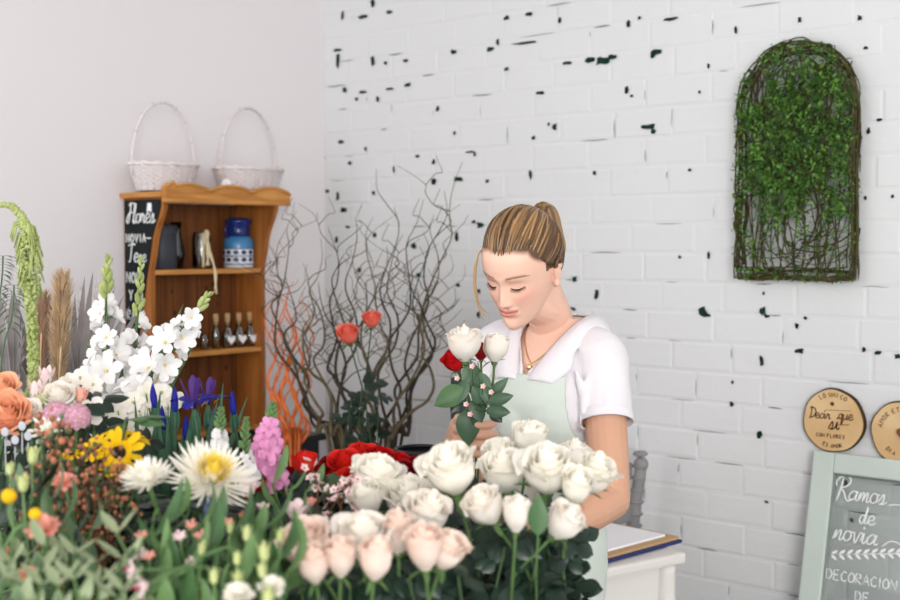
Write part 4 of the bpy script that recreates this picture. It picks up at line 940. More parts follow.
for px, py, w, z, lab in ((247,534,9,1.42,'pale lime lisianthus bud highest among the foreground leaves'),(237,559,8,1.38,'pale lime lisianthus bud below the highest one'),(264,553,11,1.38,'plump lime lisianthus bud near the blush roses'),(238,580,10,1.34,'lime lisianthus bud just above the white carnation'),(214,577,9,1.34,'lime lisianthus bud at the bottom beside pink alstroemeria'),(280,536,8,1.46,'small lime bud next to the broad petalled blush rose'),(258,545,6,1.44,'tiny lime bud between two plump lime buds'),(262,571,9,1.34,'lime lisianthus bud between the two white carnations'),(268,598,12,1.28,'lime bud at the bottom edge under the second carnation'),(230,528,7,1.5,'slim lime bud at the back of the foreground leaves'),(202,549,8,1.42,'slim lime bud among the pink alstroemeria')):
    budstem(px, py, w, z, lab)
def carnation(name, px, py, w, z, m, label, group, root, d=(0, -.4, 1), n=46, lm=None):
    c = P(px, py, z); W = w * z / FPX; d = V(d).normalized(); U, Wv = perp(d); t = thing(name, label, 'flower', c, group); mb = MB(); r = random.Random(int(px + py))
    for k in range(n):
        a = k * 2.4; q = math.sqrt((k + .5) / n); o = U * math.cos(a) + Wv * math.sin(a); el = 1.45 - q * 1.25
        mb.leaf(c - d * W * .18 + o * W * .04, o * math.cos(el) + d * math.sin(el), d - o * .3, W * .52 * r.uniform(.85, 1.1), W * .32, r.uniform(-.6, .9), .2, 0, 'ray', 4, 5, wave=.13)
    mb.build('petals', m, t); mb = MB(); mb.ball(c - d * W * .22, W * .14, 8, 0, (1, 1, 1.3), d); mb.tube(stempath(c - d * W * .3, d, root), .0024, 6); mb.build('stem', lm or M_stem, t)
    return t
carnation('carnation', 238, 593, 30, 1.30, M_white, 'white carnation at the bottom edge under the lime bud', 'white carnations in front', jit(B_a))
carnation('carnation', 271, 586, 27, 1.34, M_white, 'white carnation nearer to the blush roses, at the bottom', 'white carnations in front', jit(B_a))
def alst(px, py, w, z, m, label, d=(0, -.5, .8)):
    c = P(px, py, z); W = w * z / FPX; t = thing('alstroemeria', label, 'flower', c, 'alstroemeria blossoms in front'); mb = MB(); d = V(d).normalized(); trumpet(mb, c - d * W * .3, d, W * .72, 6, 0, .42, .5, .9)
    mb.build('petals', m, t); mb = MB(); U, Wv = perp(d)
    for k in range(4): a = k * 1.6; mb.leaf(c - d * W * .1, d + (U * math.cos(a) + Wv * math.sin(a)) * .35, -d, W * .45, W * .07, .2, 0, 0, 'leaf', 2, 3)
    mb.build('stripes', M_magenta if m is M_palepink else M_rust, t); mb = MB(); mb.tube(stempath(c - d * W * .4, d, jit(B_a)), .0018, 5); mb.build('stem', M_leafl, t)
for a in ((137,553,18,1.42,M_palepink,'pale pink alstroemeria nearest the variegated leaves'),(148,555,14,1.44,M_salmon,'salmon alstroemeria beside the pale pink one'),(191,524,12,1.5,M_salmon,'salmon alstroemeria bud at the top of the foreground leaves'),(200,534,12,1.48,M_salmon,'coral alstroemeria just under the topmost salmon bud'),(191,561,11,1.4,M_palepink,'small pale alstroemeria in the middle of the long leaves'),(179,535,14,1.46,M_palepink,'pale alstroemeria pointing outward above the long leaves'),(141,534,13,1.5,M_salmon,'salmon alstroemeria under the white spider chrysanthemum'),(129,569,20,1.36,M_palepink,'large white pink alstroemeria near the bottom',(-.7,-.4,.2)),(139,587,26,1.32,M_palepink,'lowest white alstroemeria drooping at the bottom edge',(-.6,-.5,-.1)),(228,521,10,1.5,M_salmon,'tiny salmon alstroemeria beside the slim lime bud'),(243,514,9,1.56,M_rust,'rusty alstroemeria bud under the striped tulip')):
    alst(*a)

# ================================================================== variegated foliage bottom corner
def pitto(px, py, z, label, group, m=M_leafp, s=.034, n=16, root=None):
    top = P(px, py, z); t = thing('variegated_sprig', label, 'foliage', top, group); path = stempath(top, V((R(-.4, .4), R(-.3, .1), 1)), root if root is not None else jit(B_p, .05))
    mb = MB(); mb.tube(path, [.0016, .0028], 5); mb.build('stem', M_stem, t); mb = MB()
    for k in range(n):
        o = path[int(k / n * len(path) * .5)]; a = k * 2.4 + R(0, .6); dd = V((math.cos(a), math.sin(a), R(.3, 1.2)))
        nn = -dd.cross(V((0, 0, 1))).cross(dd); L = s * R(.7, 1.15); W = L * .42; b = R(0, .8)
        mb.leaf(o, dd, nn, L, W, b, -.1, 1, nx=4, ny=6); mb.leaf(o + nn.normalized() * .0006, dd, nn, L * .97, W * .86, b, -.1, 0, nx=2, ny=6)
    mb.build('leaves', [m, M_leafpe], t)
for i in range(16):
    px = (6, 26, 44, 60, 78, 96, 112, 122)[i % 8] + R(-5, 5); py = (R(545, 565) - (16 if i % 8 in (6,) else 0)) if i < 8 else R(578, 600)
    pitto(px, py, R(1.38, 1.46) if i < 8 else R(1.26, 1.34), 'sprig of grey green leaves with pale margins in the near corner', 'variegated sprigs in the near corner')

# ================================================================== salmon carnations, balls, rusty berries
carnation('lisianthus', 43, 526, 33, 1.44, M_salmon, 'ruffled salmon lisianthus below the yellow balls', 'salmon lisianthus', jit(B_o), n=30)
carnation('lisianthus', 64, 480, 25, 1.60, M_salmon, 'salmon lisianthus partly behind the rusty berries', 'salmon lisianthus', jit(B_o), n=26)
carnation('lisianthus', 27, 573, 20, 1.42, M_peach, 'orange lisianthus half hidden by the variegated leaves', 'salmon lisianthus', jit(B_p), n=26)
for px, py, w, z, lab, rt in ((9, 496, 15, 1.46, 'yellow ball flower nearest the picture edge', P(0, 590, 1.46)), (35, 514, 12.5, 1.42, 'yellow ball flower in front of the salmon lisianthus', P(-8, 575, 1.42)), (-9, 508, 12, 1.5, 'yellow ball flower cut off by the picture edge', P(-10, 590, 1.46))):
    c = P(px, py, z); W = w * z / FPX; t = thing('billy_button', lab, 'flower', c, 'yellow ball flowers'); mb = MB(); mb.ball(c, W / 2, 20)
    for k in range(160): q = 1 - 2 * (k + .5) / 160; a = k * 2.4; s = math.sqrt(1 - q * q); mb.ball(c + V((math.cos(a) * s, math.sin(a) * s, q)) * W * .49, W * .035, 4)
    mb.build('ball', M_ball, t); mb = MB(); mb.tube(catmull([c - V((0, 0, W / 2)), rt, B_o * .9 + V((0, 0, .06))], 8), .0018, 6); mb.build('stem', M_leafl, t)
for px, py, w, z, lab in ((33,457,11,1.66,'yellow green bud beside the rusty berries'),(23,485,11,1.5,'round green bud just above the second yellow ball'),(10,470,8,1.55,'small green bud above the outer yellow ball')): budstem(px, py, w, z, lab, root=jit(B_o), group='lisianthus buds by the yellow balls', name='green_bud', asp=1.4)
for i in range(11):
    px = (82, 95, 106, 112, 76, 98, 88, 106, 70, 118, 60)[i] + R(-3, 3); py = (466, 460, 474, 484, 500, 490, 520, 510, 474, 506, 450)[i]
    sprig('berry_sprig', (px, py, R(1.66, 1.74)), jit(B_s, .03), M_rustst, M_rust, 'twiggy sprig of tiny rust coloured berries below the sunflowers', 'rust berry sprigs', n=64, fs=.0044, mix=M_leafm, nb=13, bl=.05, sp=.03)
for i, (px, py) in enumerate(((44,440),(52,452),(60,446),(40,470),(50,480))):
    sprig('bud_sprig', (px, py, R(1.66, 1.75)), jit(B_o, .04), M_stemd, M_rust, 'grey green sprig with rusty buds beside the peach roses', 'grey green sprigs near the edge', n=30, fs=.0065, mix=M_leafp, nb=9, bl=.05, sp=.03)
for i in range(9):
    px = (4, 18, 30, 46, 60, 74, 90, 12, 40)[i]; py = (500, 520, 495, 500, 520, 535, 530, 545, 545)[i]
    blade_plant('leafy_stem', px + R(-4, 4), py, R(1.5, 1.62), jit(B_o if px < 50 else B_s, .04), 'leafy grey green stem between the salmon flowers and the near corner leaves', 'leafy stems behind the near corner', n=7, L=.07, W=.022, m=[M_leafp, M_leafm, M_leafd][i % 3], spread=.8)
for i in range(10):
    foliage_stem((8, 26, 50, 72, 96, 118, 138, 86, 130, 20)[i], (470, 486, 470, 500, 520, 532, 524, 545, 548, 530)[i], R(1.72, 1.86), jit(B_o if i < 3 else B_s, .03), 'dark leafy stem filling the gap behind the salmon flowers', 'dark leafy stems at the near side', s=.04, n=8, m=M_leafd)

# ================================================================== sunflowers and chrysanthemums
for px, py, w, z, d, lab, dk in ((119, 452, 42, 1.76, (.15, -.75, -.1), 'sunflower with dark centre showing, facing outward', True), (132, 438, 30, 1.88, (.3, -.2, .9), 'sunflower seen from the side behind the dark centred one', True), (97, 447, 28, 1.80, (-.2, -.6, .6), 'sunflower half covered by rusty berries', True), (72, 455, 21, 1.84, (-.1, -.25, .9), 'small sunflower nearest the salmon flowers', True), (114, 432, 20, 1.9, (-.1, -.1, 1), 'small sunflower standing highest at the back', True)):
    daisy('sunflower', px, py, w, z, d, jit(B_s, .03), M_yellow, M_brown, lab, 'sunflowers', n=22, layers=2, pw=.20, curl=.25, disc=.36, prof='petal', cone=.25, tilt0=.05, leaves=1, lm=M_leafm)
daisy('chrysanthemum', 147, 479, 54, 1.60, (-.1, -.45, .9), jit(B_c), M_white, None, 'white spiky chrysanthemum next to the sunflowers', 'white chrysanthemums', n=150, layers=6, pw=.065, curl=-.8, disc=.15, leaves=4, cone=1.2, tilt0=-.1)
daisy('chrysanthemum', 210, 480, 90, 1.70, (.35, -.5, .8), jit(B_c), M_white, None, 'large white chrysanthemum with a yellow heart', 'white chrysanthemums', n=200, layers=6, pw=.046, curl=-.6, disc=.15, leaves=4, cone=1.0, tilt0=-.1, mcen=M_lemon, ncen=130)
for i in range(14):
    px = (140, 155, 170, 185, 200, 215, 150, 165, 180, 235, 128, 146, 225, 192)[i]; py = (512, 505, 515, 520, 515, 520, 530, 535, 505, 515, 510, 520, 508, 530)[i]
    top = P(px, py, R(1.66, 1.78)); t = thing('chrysanthemum_foliage', 'stem of dark lobed chrysanthemum leaves below the white blooms', 'foliage', top, 'dark chrysanthemum foliage'); path = stempath(top, V((R(-.3, .3), R(-.2, .2), 1)), jit(B_c)); mb = MB(); mb.tube(path, .0022, 5); mb.build('stem', M_stemd, t); mb = MB()
    for k in range(6):
        o = path[int(k / 6 * len(path) * .45)]; a = k * 2.4 + R(0, 1); dd = V((math.cos(a), math.sin(a), R(-.1, .4))).normalized(); s = R(.05, .07); sd = dd.cross(V((0, 0, 1)))
        mb.leaf(o, dd, V((0, 0, 1)), s, s * .42, R(.2, 1), -.2, wave=.05)
        for q in (.3, .55):
            for g in (-1, 1): mb.leaf(o + dd * s * q * .9, dd * .8 + sd * g, V((0, 0, 1)), s * .42, s * .2, .4, -.2, nx=2)
    mb.build('leaves', M_leafd, t)

# ================================================================== irises
def iris(px, py, z, label, closed=False, m=M_blue, lx=0, root=None, scale=1.0):
    c = P(px, py, z); t = thing('iris', label, 'flower', c, 'blue irises'); d = V((R(-.1, .1), -.1, 1)).normalized(); S = .05 * scale; mb = MB(); rt = root or P(px + lx, py + 90, z) 
    if closed: mb.ball(c, .006, 8, 0, (1, 1, 3.0), d); mb.leaf(c - d * .015, d, V((0, -1, 0)), .045, .012, .1, .4, 0)
    else:
        for k in range(3):
            a = .5 + k * 2.094; o = V((math.cos(a), math.sin(a), 0)); mb.leaf(c, o * .75 + d, -o + d, S * 1.1, S * .42, 1.7, .2, 0, 'petal', 4, 8, wave=.04); mb.leaf(c + d * .002 + o * S * .25, o * .8 + d, -o + d, S * .4, S * .12, 1.2, .2, 2, 'leaf', 2, 4)
            a += 1.047; o = V((math.cos(a), math.sin(a), 0)); mb.leaf(c, o * .5 + d, -o + d, S * 1.15, S * .30, -.3, .3, 1, 'petal', 4, 7, wave=.05)
    mb.build('petals', [m, M_violet if not closed else m, M_yellow], t)
    mb = MB(); r0 = jit(B_i, .04); path = stempath(c - d * .012, d, r0); mb.tube(path, [.004, .0035], 6); mb.leaf(c - d * .05, d, V((.3, -1, 0)), .055, .016, .05, .6, 0, 'leaf'); mb.build('stem', M_bluegr, t)
    for k in range(2):
        o = r0 + V((R(-.02, .02), R(-.02, .02), .1)); tip = c + V((R(-.035, .035), R(-.03, .03), R(-.05, .02))); dd = tip - o; mb = MB(); mb.leaf(o, dd, V((R(-.6, .6), -1, 0)), dd.length, .017, .1, .35, 0, 'strap', 4, 12); mb.build('leaf', M_bluegr, t)
iris(194, 409, 2.08, 'open blue iris with drooping petals'); iris(208, 405, 2.14, 'open blue iris pointing towards the cabinet', scale=.85); iris(213, 428, 2.16, 'small violet iris low behind the open ones', m=M_violet, scale=.6)
for px, py, lab in ((154, 400, 'closed blue iris bud nearest the gladioli, tallest tip'), (163, 422, 'closed blue iris bud a little lower behind the blades'), (175, 404, 'closed blue iris bud in the middle of the blades'), (233, 407, 'closed blue iris bud standing apart beside the white stock'), (186, 432, 'closed blue iris bud low beneath the open iris')): iris(px, py, R(2.08, 2.18), lab, True)
for i, px in enumerate((137, 144, 168, 181, 191, 203, 212, 222, 150, 160, 198)):
    c = P(px, R(400, 440) + (12 if px > 180 else 0), R(2.05, 2.2)); t = thing('iris_foliage', 'upright blue green iris leaves between the buds', 'foliage', c, 'iris blades'); r0 = jit(B_i, .05); mb = MB()
    for k in range(2): tip = c + V((R(-.015, .015), 0, -k * .05)); dd = tip - r0; mb.leaf(r0 + V((0, 0, .05)), dd, V((R(-.6, .6), -1, 0)), dd.length, .017, .06, .35, 0, 'strap', 4, 12)
    mb.build('blade', M_bluegr, t)

# ================================================================== stocks
spike('stock', [(221,410),(220,430),(219,462)], 1.95, B_c + V((.04, .1, 0)), 0, 'green and white stock spike beside the blue irises', 'stock spikes', buds=34, fsize=.016, nf=10, end=.45, npet=5, leaves=1, budsz=.0075, pw=.8, bm=M_leafl, side=.8)
spike('stock', [(246,420),(245,440),(247,468),(245,485)], 1.92, B_c + V((.08, .1, 0)), 0, 'green and white stock spike next to the pink one', 'stock spikes', buds=34, fsize=.015, nf=12, end=.5, npet=5, leaves=1, budsz=.0075, pw=.8, bm=M_leafl, side=.8)
spike('stock', [(273,405),(270,425),(268,450),(276,488)], 1.94, B_c + V((.12, .12, 0)), 0, 'tall pink stock spike with green tip buds', 'stock spikes', buds=30, fsize=.019, fm=M_pink, nf=32, end=.72, npet=5, leaves=1, budsz=.0075, pw=.65, bm=M_leafl, side=.8)
t = thing('dark_leaf', 'single dark leaf standing between two stock spikes', 'leaf', P(237, 474, 1.86)); mb = MB(); mb.leaf(P(238, 474, 1.86), V((-.1, 0, 1)), V((0, -1, .1)), .034, .02, .1, -.1); mb.tube([P(238, 474, 1.86), P(238, 520, 1.86), B_c], .0014, 5); mb.build('blade', M_leafd, t)
t = thing('blue_thistle', 'small grey blue thistle below the yellow heart', 'flower', P(213, 512, 1.66)); mb = MB(); c = P(213, 510, 1.64); mb.ball(c, .012, 10)
for k in range(50): dd = V((R(-1, 1), R(-1, 1), R(-.6, 1))).normalized(); mb.leaf(c + dd * .008, dd, V((0, 0, 1)), .014, .003, 0, .2, nx=2, ny=2)
mb.tube([c, c - V((0, 0, .1)), B_a], .0016, 5); mb.build('head', mat('thistle_blue', rgb(84, 104, 130), .6), t)

# ================================================================== gladioli and other white flowers
B_g = bucket(-.78, 2.42, .72, .10, .26, 'tall bucket holding the gladioli', M_zinc)
spike('gladiolus', [(108,262),(106,300),(108,350),(112,405),(108,440)], 2.35, B_g, 0, 'tallest white gladiolus with green budded tip before the plain wall', 'white gladioli', buds=12, fsize=.037, nf=20, end=.72, leaves=2, budsz=.017, pw=.66, bm=M_amar, side=.35, throat=M_lemon)
spike('gladiolus', [(207,297),(183,328),(160,362),(138,395),(122,430)], 2.3, B_g, 0, 'white gladiolus leaning across the pine cabinet', 'white gladioli', buds=7, fsize=.035, nf=21, end=.84, leaves=1, budsz=.015, pw=.66, bm=M_amar, side=.35, throat=M_lemon)
spike('gladiolus', [(141,262),(139,300),(134,350),(130,400)], 2.42, B_g, 0, 'slim white gladiolus before the chalkboard side, few blooms open', 'white gladioli', buds=12, fsize=.032, nf=8, end=.5, leaves=2, budsz=.015, pw=.8, bm=M_amar, side=.35)
spike('gladiolus', [(92,345),(98,380),(104,420)], 2.38, B_g, 0, 'low white gladiolus beside the tallest one', 'white gladioli', buds=3, fsize=.034, nf=9, end=.8, leaves=1, budsz=.012, pw=.66)
def cluster(name, spots, z, s, m, label, group, root, npet=6, cen=M_limeb, cat='flower'):
    cx = sum(a for a, b in spots) / len(spots); cy = sum(b for a, b in spots) / len(spots); c0 = P(cx, cy + 20, z); t = thing(name, label, cat, c0, group); mb = MB(); mb.tube(stempath(c0, V((0, 0, 1)), root), .003, 6)
    cs = [P(a, b, z + R(-.03, .03)) for a, b in spots]
    for c in cs: mb.tube(catmull([c, c * .5 + c0 * .5 + V((0, 0, -.008)), c0], 4), .0012, 4)
    mb.build('stem', M_stem, t)
    for c in cs:
        mb = MB(); d = V((R(-.5, .5), -1, R(.1, .8))); trumpet(mb, c, d, s * R(.8, 1.1), npet, 0, .75, .3, .35); mb.ball(c, s * .12, 6, 1); mb.build('floret', [m, cen], t)
cluster('phlox', [(133,402),(146,394),(158,402),(168,408),(150,412),(140,415),(176,400),(162,392)], 2.25, .022, M_white, 'cluster of white phlox florets behind the iris blades', 'white clusters', B_g)
cluster('phlox', [(118,412),(110,425),(124,430),(135,425),(146,428)], 2.2, .021, M_white, 'cluster of white florets under the gladioli', 'white clusters', B_g)
cluster('moon_orchid', [(94,411)], 2.0, .030, M_white, 'single round white flower beside the pink hydrangea', 'white clusters', B_k, npet=5)
cluster('freesia', [(70,383),(80,377),(88,390),(93,384),(76,394)], 2.1, .020, M_cream, 'small cream freesia cluster in front of the dried fans', 'freesias', B_k)
for px, py, w, z, m, lab in ((46,379,13,2.06,M_palepink,'pale pointed bud in front of the pampas plume'),(36,393,13,2.0,M_palepink,'round pink tinged bud behind the amaranth tassel'),(13,387,12,2.06,M_palepink,'round pale bud beside the upper peach rose'),(81,398,11,2.0,M_salmon,'orange pink bud over the pink hydrangea'),(41,404,11,1.98,M_limeb,'greenish bud between the white peonies')):
    budstem(px, py, w, z, lab, m, 'ranunculus buds at the back', root=jit(B_k, .04), name='ranunculus_bud', asp=1.15)
rose(6, 414, 46, 1.9, (.3, -.75, .6), jit(B_k), M_peach, 'large peach rose at the picture edge', 'peach roses', .7, 2, name='peach_rose', layers=6)
rose(0, 389, 34, 2.0, (.2, -.5, .8), jit(B_k), M_peach, 'smaller peach rose above the large one', 'peach roses', .6, 2, name='peach_rose', layers=5)
rose(58, 397, 34, 2.0, (0, -.5, .9), jit(B_k), M_cream, 'open white peony in the middle of the back row', 'white peonies', .8, 1, name='peony', layers=6)
rose(27, 412, 28, 1.94, (.1, -.6, .8), jit(B_k), M_cream, 'white peony beside the large peach rose', 'white peonies', .8, 1, name='peony', layers=6)
daisy('white_aster', 46, 430, 34, 1.82, (.1, -.6, .6), jit(B_k), M_white, None, 'white open petalled flower with violet streaks over the grey sprigs', None, n=22, layers=3, pw=.14, curl=-.3, disc=.2, leaves=0)
for i, (px, py) in enumerate(((57, 414), (76, 416))):
    c = P(px, py + 2, 1.9); t = thing('hydrangea', ['dusty pink hydrangea head under the white peony', 'dusty pink hydrangea head beside the round white flower'][i], 'flower', c, 'dusty pink hydrangea heads'); mb = MB(); mb2 = MB()
    for k in range(46):
        q = 1 - 1.5 * (k + .5) / 46; a = k * 2.4; s = math.sqrt(max(0, 1 - q * q)); dd = V((math.cos(a) * s, math.sin(a) * s, q)); o = c + dd * .019; u, w = perp(dd); a1 = R(0, 6)
        for j in range(4): e = u * math.cos(a1 + j * 1.571) + w * math.sin(a1 + j * 1.571); mb.leaf(o, e + dd * .25, dd, .0095, .009, 0, .15, 0, 'round', 2, 3)
    mb.ball(c, .017, 10); mb.build('florets', M_dusty, t); mb2.tube(stempath(c, V((0, 0, 1)), jit(B_k)), .003, 6); mb2.build('stem', M_stem, t)
for i, (px, py) in enumerate(((28, 436), (15, 440), (5, 432), (22, 426))):
    c = P(px, py, 1.84); t = thing('silver_pod', 'flat silvery seed pod below the peach roses', 'seed pod', c, 'silvery pods'); mb = MB(); mb.ball(c, .006, 12, 0, (1, .12, 1.15)); mb.tube(stempath(c - V((0, 0, .01)), V((0, 0, 1)), jit(B_k)), .0011, 4); mb.build('pod', M_pod, t)
for i in range(14):
    foliage_stem((5, 22, 38, 54, 70, 86, 100, 12, 62, 92, 112, 130, 30, 78)[i], (436, 428, 418, 426, 432, 425, 432, 455, 450, 445, 440, 440, 405, 408)[i], R(1.98, 2.1), jit(B_k, .05), 'dark leafy stem under the peach roses and peonies', 'dark leafy stems in the back row', s=.036, n=7, m=[M_leafm, M_leafd][i % 2])
for i in range(8):
    foliage_stem((250, 262, 276, 240, 225, 290, 312, 326)[i], (492, 485, 495, 480, 470, 488, 492, 486)[i], R(1.96, 2.06), jit(B_r if i > 3 else B_c, .05), 'leafy stem filling in between the stock spikes and the red roses', 'leafy stems in the middle', s=.036, n=7, m=[M_leafm, M_leafd][i % 2])
for i in range(8):
    foliage_stem(345 + i * 15, R(485, 505), R(2.0, 2.12), jit(B_r, .05), 'leafy dark stem under the red roses', 'leafy stems under the red roses', s=.04, n=7)

# ================================================================== hanging amaranth, pampas, dried fans
t = thing('amaranth', 'long drooping green amaranth tassel arching in from the side', 'flower', P(28, 300, 2.1)); z = 2.1
pts = [P(a, b, z) for a, b in ((-14, 214), (0, 205), (14, 208), (26, 226), (30, 250), (31, 290), (32, 330), (33, 365), (30, 392), (14, 402))]
pth = catmull(pts, 10); mb = MB(); mb.tube(catmull([pts[0], P(-30, 260, 2.08), P(-40, 420, 2.05), B_k + V((-.02, 0, 0))], 6), .003, 6); mb.tube(pth, .0018, 5); mb.build('stem', M_amar, t); mb = MB(); N = len(pth)
for k in range(1500):
    q = R(.08, 1); i = int(q * (N - 1)); w = float(np.interp(q, [0, .15, .3, .42, .5, .62, .7, .85, 1], [.002, .004, .006, .014, .016, .009, .008, .007, .005])); a = R(0, 6); o = pth[i] + V((math.cos(a), math.sin(a), R(-.5, .5))) * w * math.sqrt(R(0, 1))
    mb.ball(o, R(.0022, .0042), 5, 0)
for k in range(60):
    q = R(.3, .55); i = int(q * (N - 1)); a = R(0, 6); o = pth[i]; mb.tube([o, o + V((math.cos(a) * .015, math.sin(a) * .015, -.005)), o + V((math.cos(a) * .022, math.sin(a) * .02, -.03))], [.003, .0012], 4)
mb.build('tassel', M_amar, t)
def fern(px, py, z, label):
    c = P(px, py, z); t = thing('fern_frond', label, 'foliage', c, 'fern fronds'); top = [P(px, py, z), P(px - 2, py + 30, z), P(px - 14, py + 120, z)]; path = catmull([B_k, top[2], top[1], top[0]], 8); mb = MB(); mb.tube(path, .0015, 5)
    for k in range(26):
        i = len(path) - 1 - int(k / 26 * len(path) * .45); o = path[i]
        for g in (-1, 1): mb.leaf(o, V((g, R(-.5, .5), .1 - k * .02)), V((0, 0, 1)), R(.018, .036), .005, .9, .2, nx=2, ny=4)
    mb.build('frond', M_leafm, t)
fern(3, 256, 2.15, 'green fern frond hanging at the picture edge'); fern(14, 285, 2.1, 'green fern frond beside the amaranth tassel')
B_d = bucket(-.98, 2.86, 0, .13, .62, 'tall floor bucket holding the dried grasses', M_zinc)
def plume(pts, z, w, label, m=M_pampas):
    P3 = [P(a, b, z) for a, b in pts]; path = catmull(P3, 10); t = thing('pampas_plume', label, 'dried grass', P3[0], 'pampas plumes'); mb = MB(); full = catmull([B_d] + P3[::-1], 6); mb.tube(full, .002, 5); mb.build('stem', M_pampas, t); mb = MB(); N = len(path)
    for k in range(900):
        q = R(0, 1); i = int(q * (N - 1)); o = path[i]; ww = w * math.sin(pi * min(1, .12 + q * .8)) ** .6; a = R(0, 6); d = V((math.cos(a) * .4, math.sin(a) * .4, 1))
        mb.tube([o, o + d * ww * R(.6, 1.2) + V((math.cos(a), math.sin(a), 0)) * ww * .15], [.0011, .0005], 3, cap=False)
    mb.build('plume', m, t)
plume([(63, 282), (62, 320), (60, 360), (58, 400)], 2.55, .046, 'tan pampas plume standing tallest before the plain wall'); plume([(44, 300), (42, 340), (40, 390)], 2.6, .034, 'tan pampas plume just behind the amaranth tassel', mat('pampas_rose', rgb(220, 188, 160), .9, .05, trans=.5))
def fan(px, py, z, ang, L, label, m=M_dry, n=15, sp=1.1):
    c = P(px, py, z); t = thing('dried_palm_fan', label, 'dried leaf', c, 'dried palm fans'); mb = MB(); mb.tube(catmull([c, c - V((0, 0, .15)), B_d], 5), .003, 5); mb.build('stem', m, t); mb = MB()
    for k in range(n):
        a = ang + sp * (k / (n - 1) - .5); d = V((math.sin(a), R(-.12, .12), math.cos(a))); l = L * (1 - .25 * abs(2 * k / (n - 1) - 1)) * R(.9, 1.05)
        mb.leaf(c, d, V((0, -1, 0)), l, .014, R(-.25, .25), .9, 0, 'strap', 2, 10)
    mb.build('blades', m, t)
fan(12, 400, 2.62, -.45, .31, 'grey dried palm fan spreading at the picture edge'); fan(40, 410, 2.85, -.05, .30, 'grey dried palm fan behind the amaranth tassel'); fan(78, 412, 2.7, .22, .31, 'grey dried palm fan between plume and gladioli'); fan(96, 420, 2.85, .35, .28, 'grey dried palm fan closest to the gladioli', M_dry); fan(60, 420, 2.95, .05, .22, 'darkest dried palm fan, low behind the pampas', M_dry)
for i, (x0, x1, y1) in enumerate(((8, -12, 300), (20, 4, 310), (68, 82, 292), (78, 98, 288), (84, 108, 310), (74, 88, 320), (10, 22, 330), (90, 100, 330))):
    a, b = P(x0 + 10, 410, 2.8), P(x1, y1, 2.8); t = thing('dried_grass', 'thin silvery dried grass stalk before the plain wall', 'dried grass', b, 'silvery dried grass stalks'); mb = MB(); path = catmull([B_d, a, a * .5 + b * .5 + V((R(-.01, .01), 0, 0)), b], 8); mb.tube(path, [.0018, .0008], 4)
    for k in range(30):
        o = path[-1 - int(k / 30 * 10)]; mb.leaf(o, V((R(-.5, .5), R(-.4, .4), 1)), V((0, -1, 0)), R(.015, .03), .003, .3, .2, nx=2, ny=3)
    mb.build('stalk', M_dryl, t)

# ================================================================== curly willow, orange sticks, coral roses behind
def vase(x, y, z, r, h, label, m, cat='vase'):
    t = thing('floor_vase', label, cat, (x, y, z)); mb = MB(); mb.lathe([(0, .001), (r * .8, .001), (r, h * .3), (r * .9, h * .9), (r, h), (r * .94, h), (r * .84, h * .9), (r * .9, h * .3), (r * .7, .01), (0, .01)], 28, 0, (x, y, z)); mb.build('body', m, t); return V((x, y, z + .04))
vb = P(362, 500, 3.75); VW = vase(vb.x, vb.y, 0, .11, .72, 'dark floor vase holding the curly willow', M_black)
def willow(px, py, z, label, bx, m=M_willow, group='curly willow branches', r0=.0065, curl=.03, nt=6, name='willow_branch', mid=0):
    r = random.Random(int(px * 3 + py)); top = P(px, py, z); b = P(bx, 448, z * .4 + 3.75 * .6); p1, p2, p3 = [r.uniform(0, 6) for _ in range(3)]; f1 = r.uniform(1.0, 1.5); a = VW + V((0, 0, .1)); key = [a, b]; K = 12
    for k in range(1, K + 1):
        u = k / K; q = b.lerp(top, u) + V((mid * math.sin(pi * u), 0, 0)); c = curl * (1 - .3 * u); key.append(q + V((c * .8 * math.sin(k * f1 + p1) + r.uniform(-c, c) * .25, c * .8 * math.cos(k * f1 + p2), c * .4 * math.sin(k * 1.7 + p3))))
    path = catmull(key, 6); t = thing(name, label, 'branch', top, group); mb = MB(); mb.tube(path, [r0, r0 * .65, r0 * .12], 6); mb.build('main_stem', m, t); N = len(path)
    for k in range(nt):
        i = int(N * r.uniform(.35, .92)); o = path[i]; g = r.choice((-1, 1)); L = r.uniform(.10, .24); d = V((g * r.uniform(.3, 1), r.uniform(-.5, .5), r.uniform(.5, 1.2))).normalized(); kk = [o]
        for j in range(1, 6): kk.append(o + d * L * j / 5 + V((r.uniform(-1, 1), r.uniform(-1, 1), r.uniform(-1, 1))) * L * .04 + V((math.sin(j * 1.5 + p1) * .016, math.cos(j * 1.5 + p1) * .012, 0)))
        mb = MB(); mb.tube(catmull(kk, 5), [r0 * .3, .0006], 5)
        if r.random() < .6:
            o2 = kk[3]; d2 = V((-g, 0, .8)); mb.tube(catmull([o2, o2 + d2 * .03 + V((0, 0, .01)), o2 + d2 * .05, o2 + d2 * .06 + V((g * .03, 0, .04))], 4), [.0014, .0007], 4)
        mb.build('twig', M_willowl if r.random() < .5 else m, t)
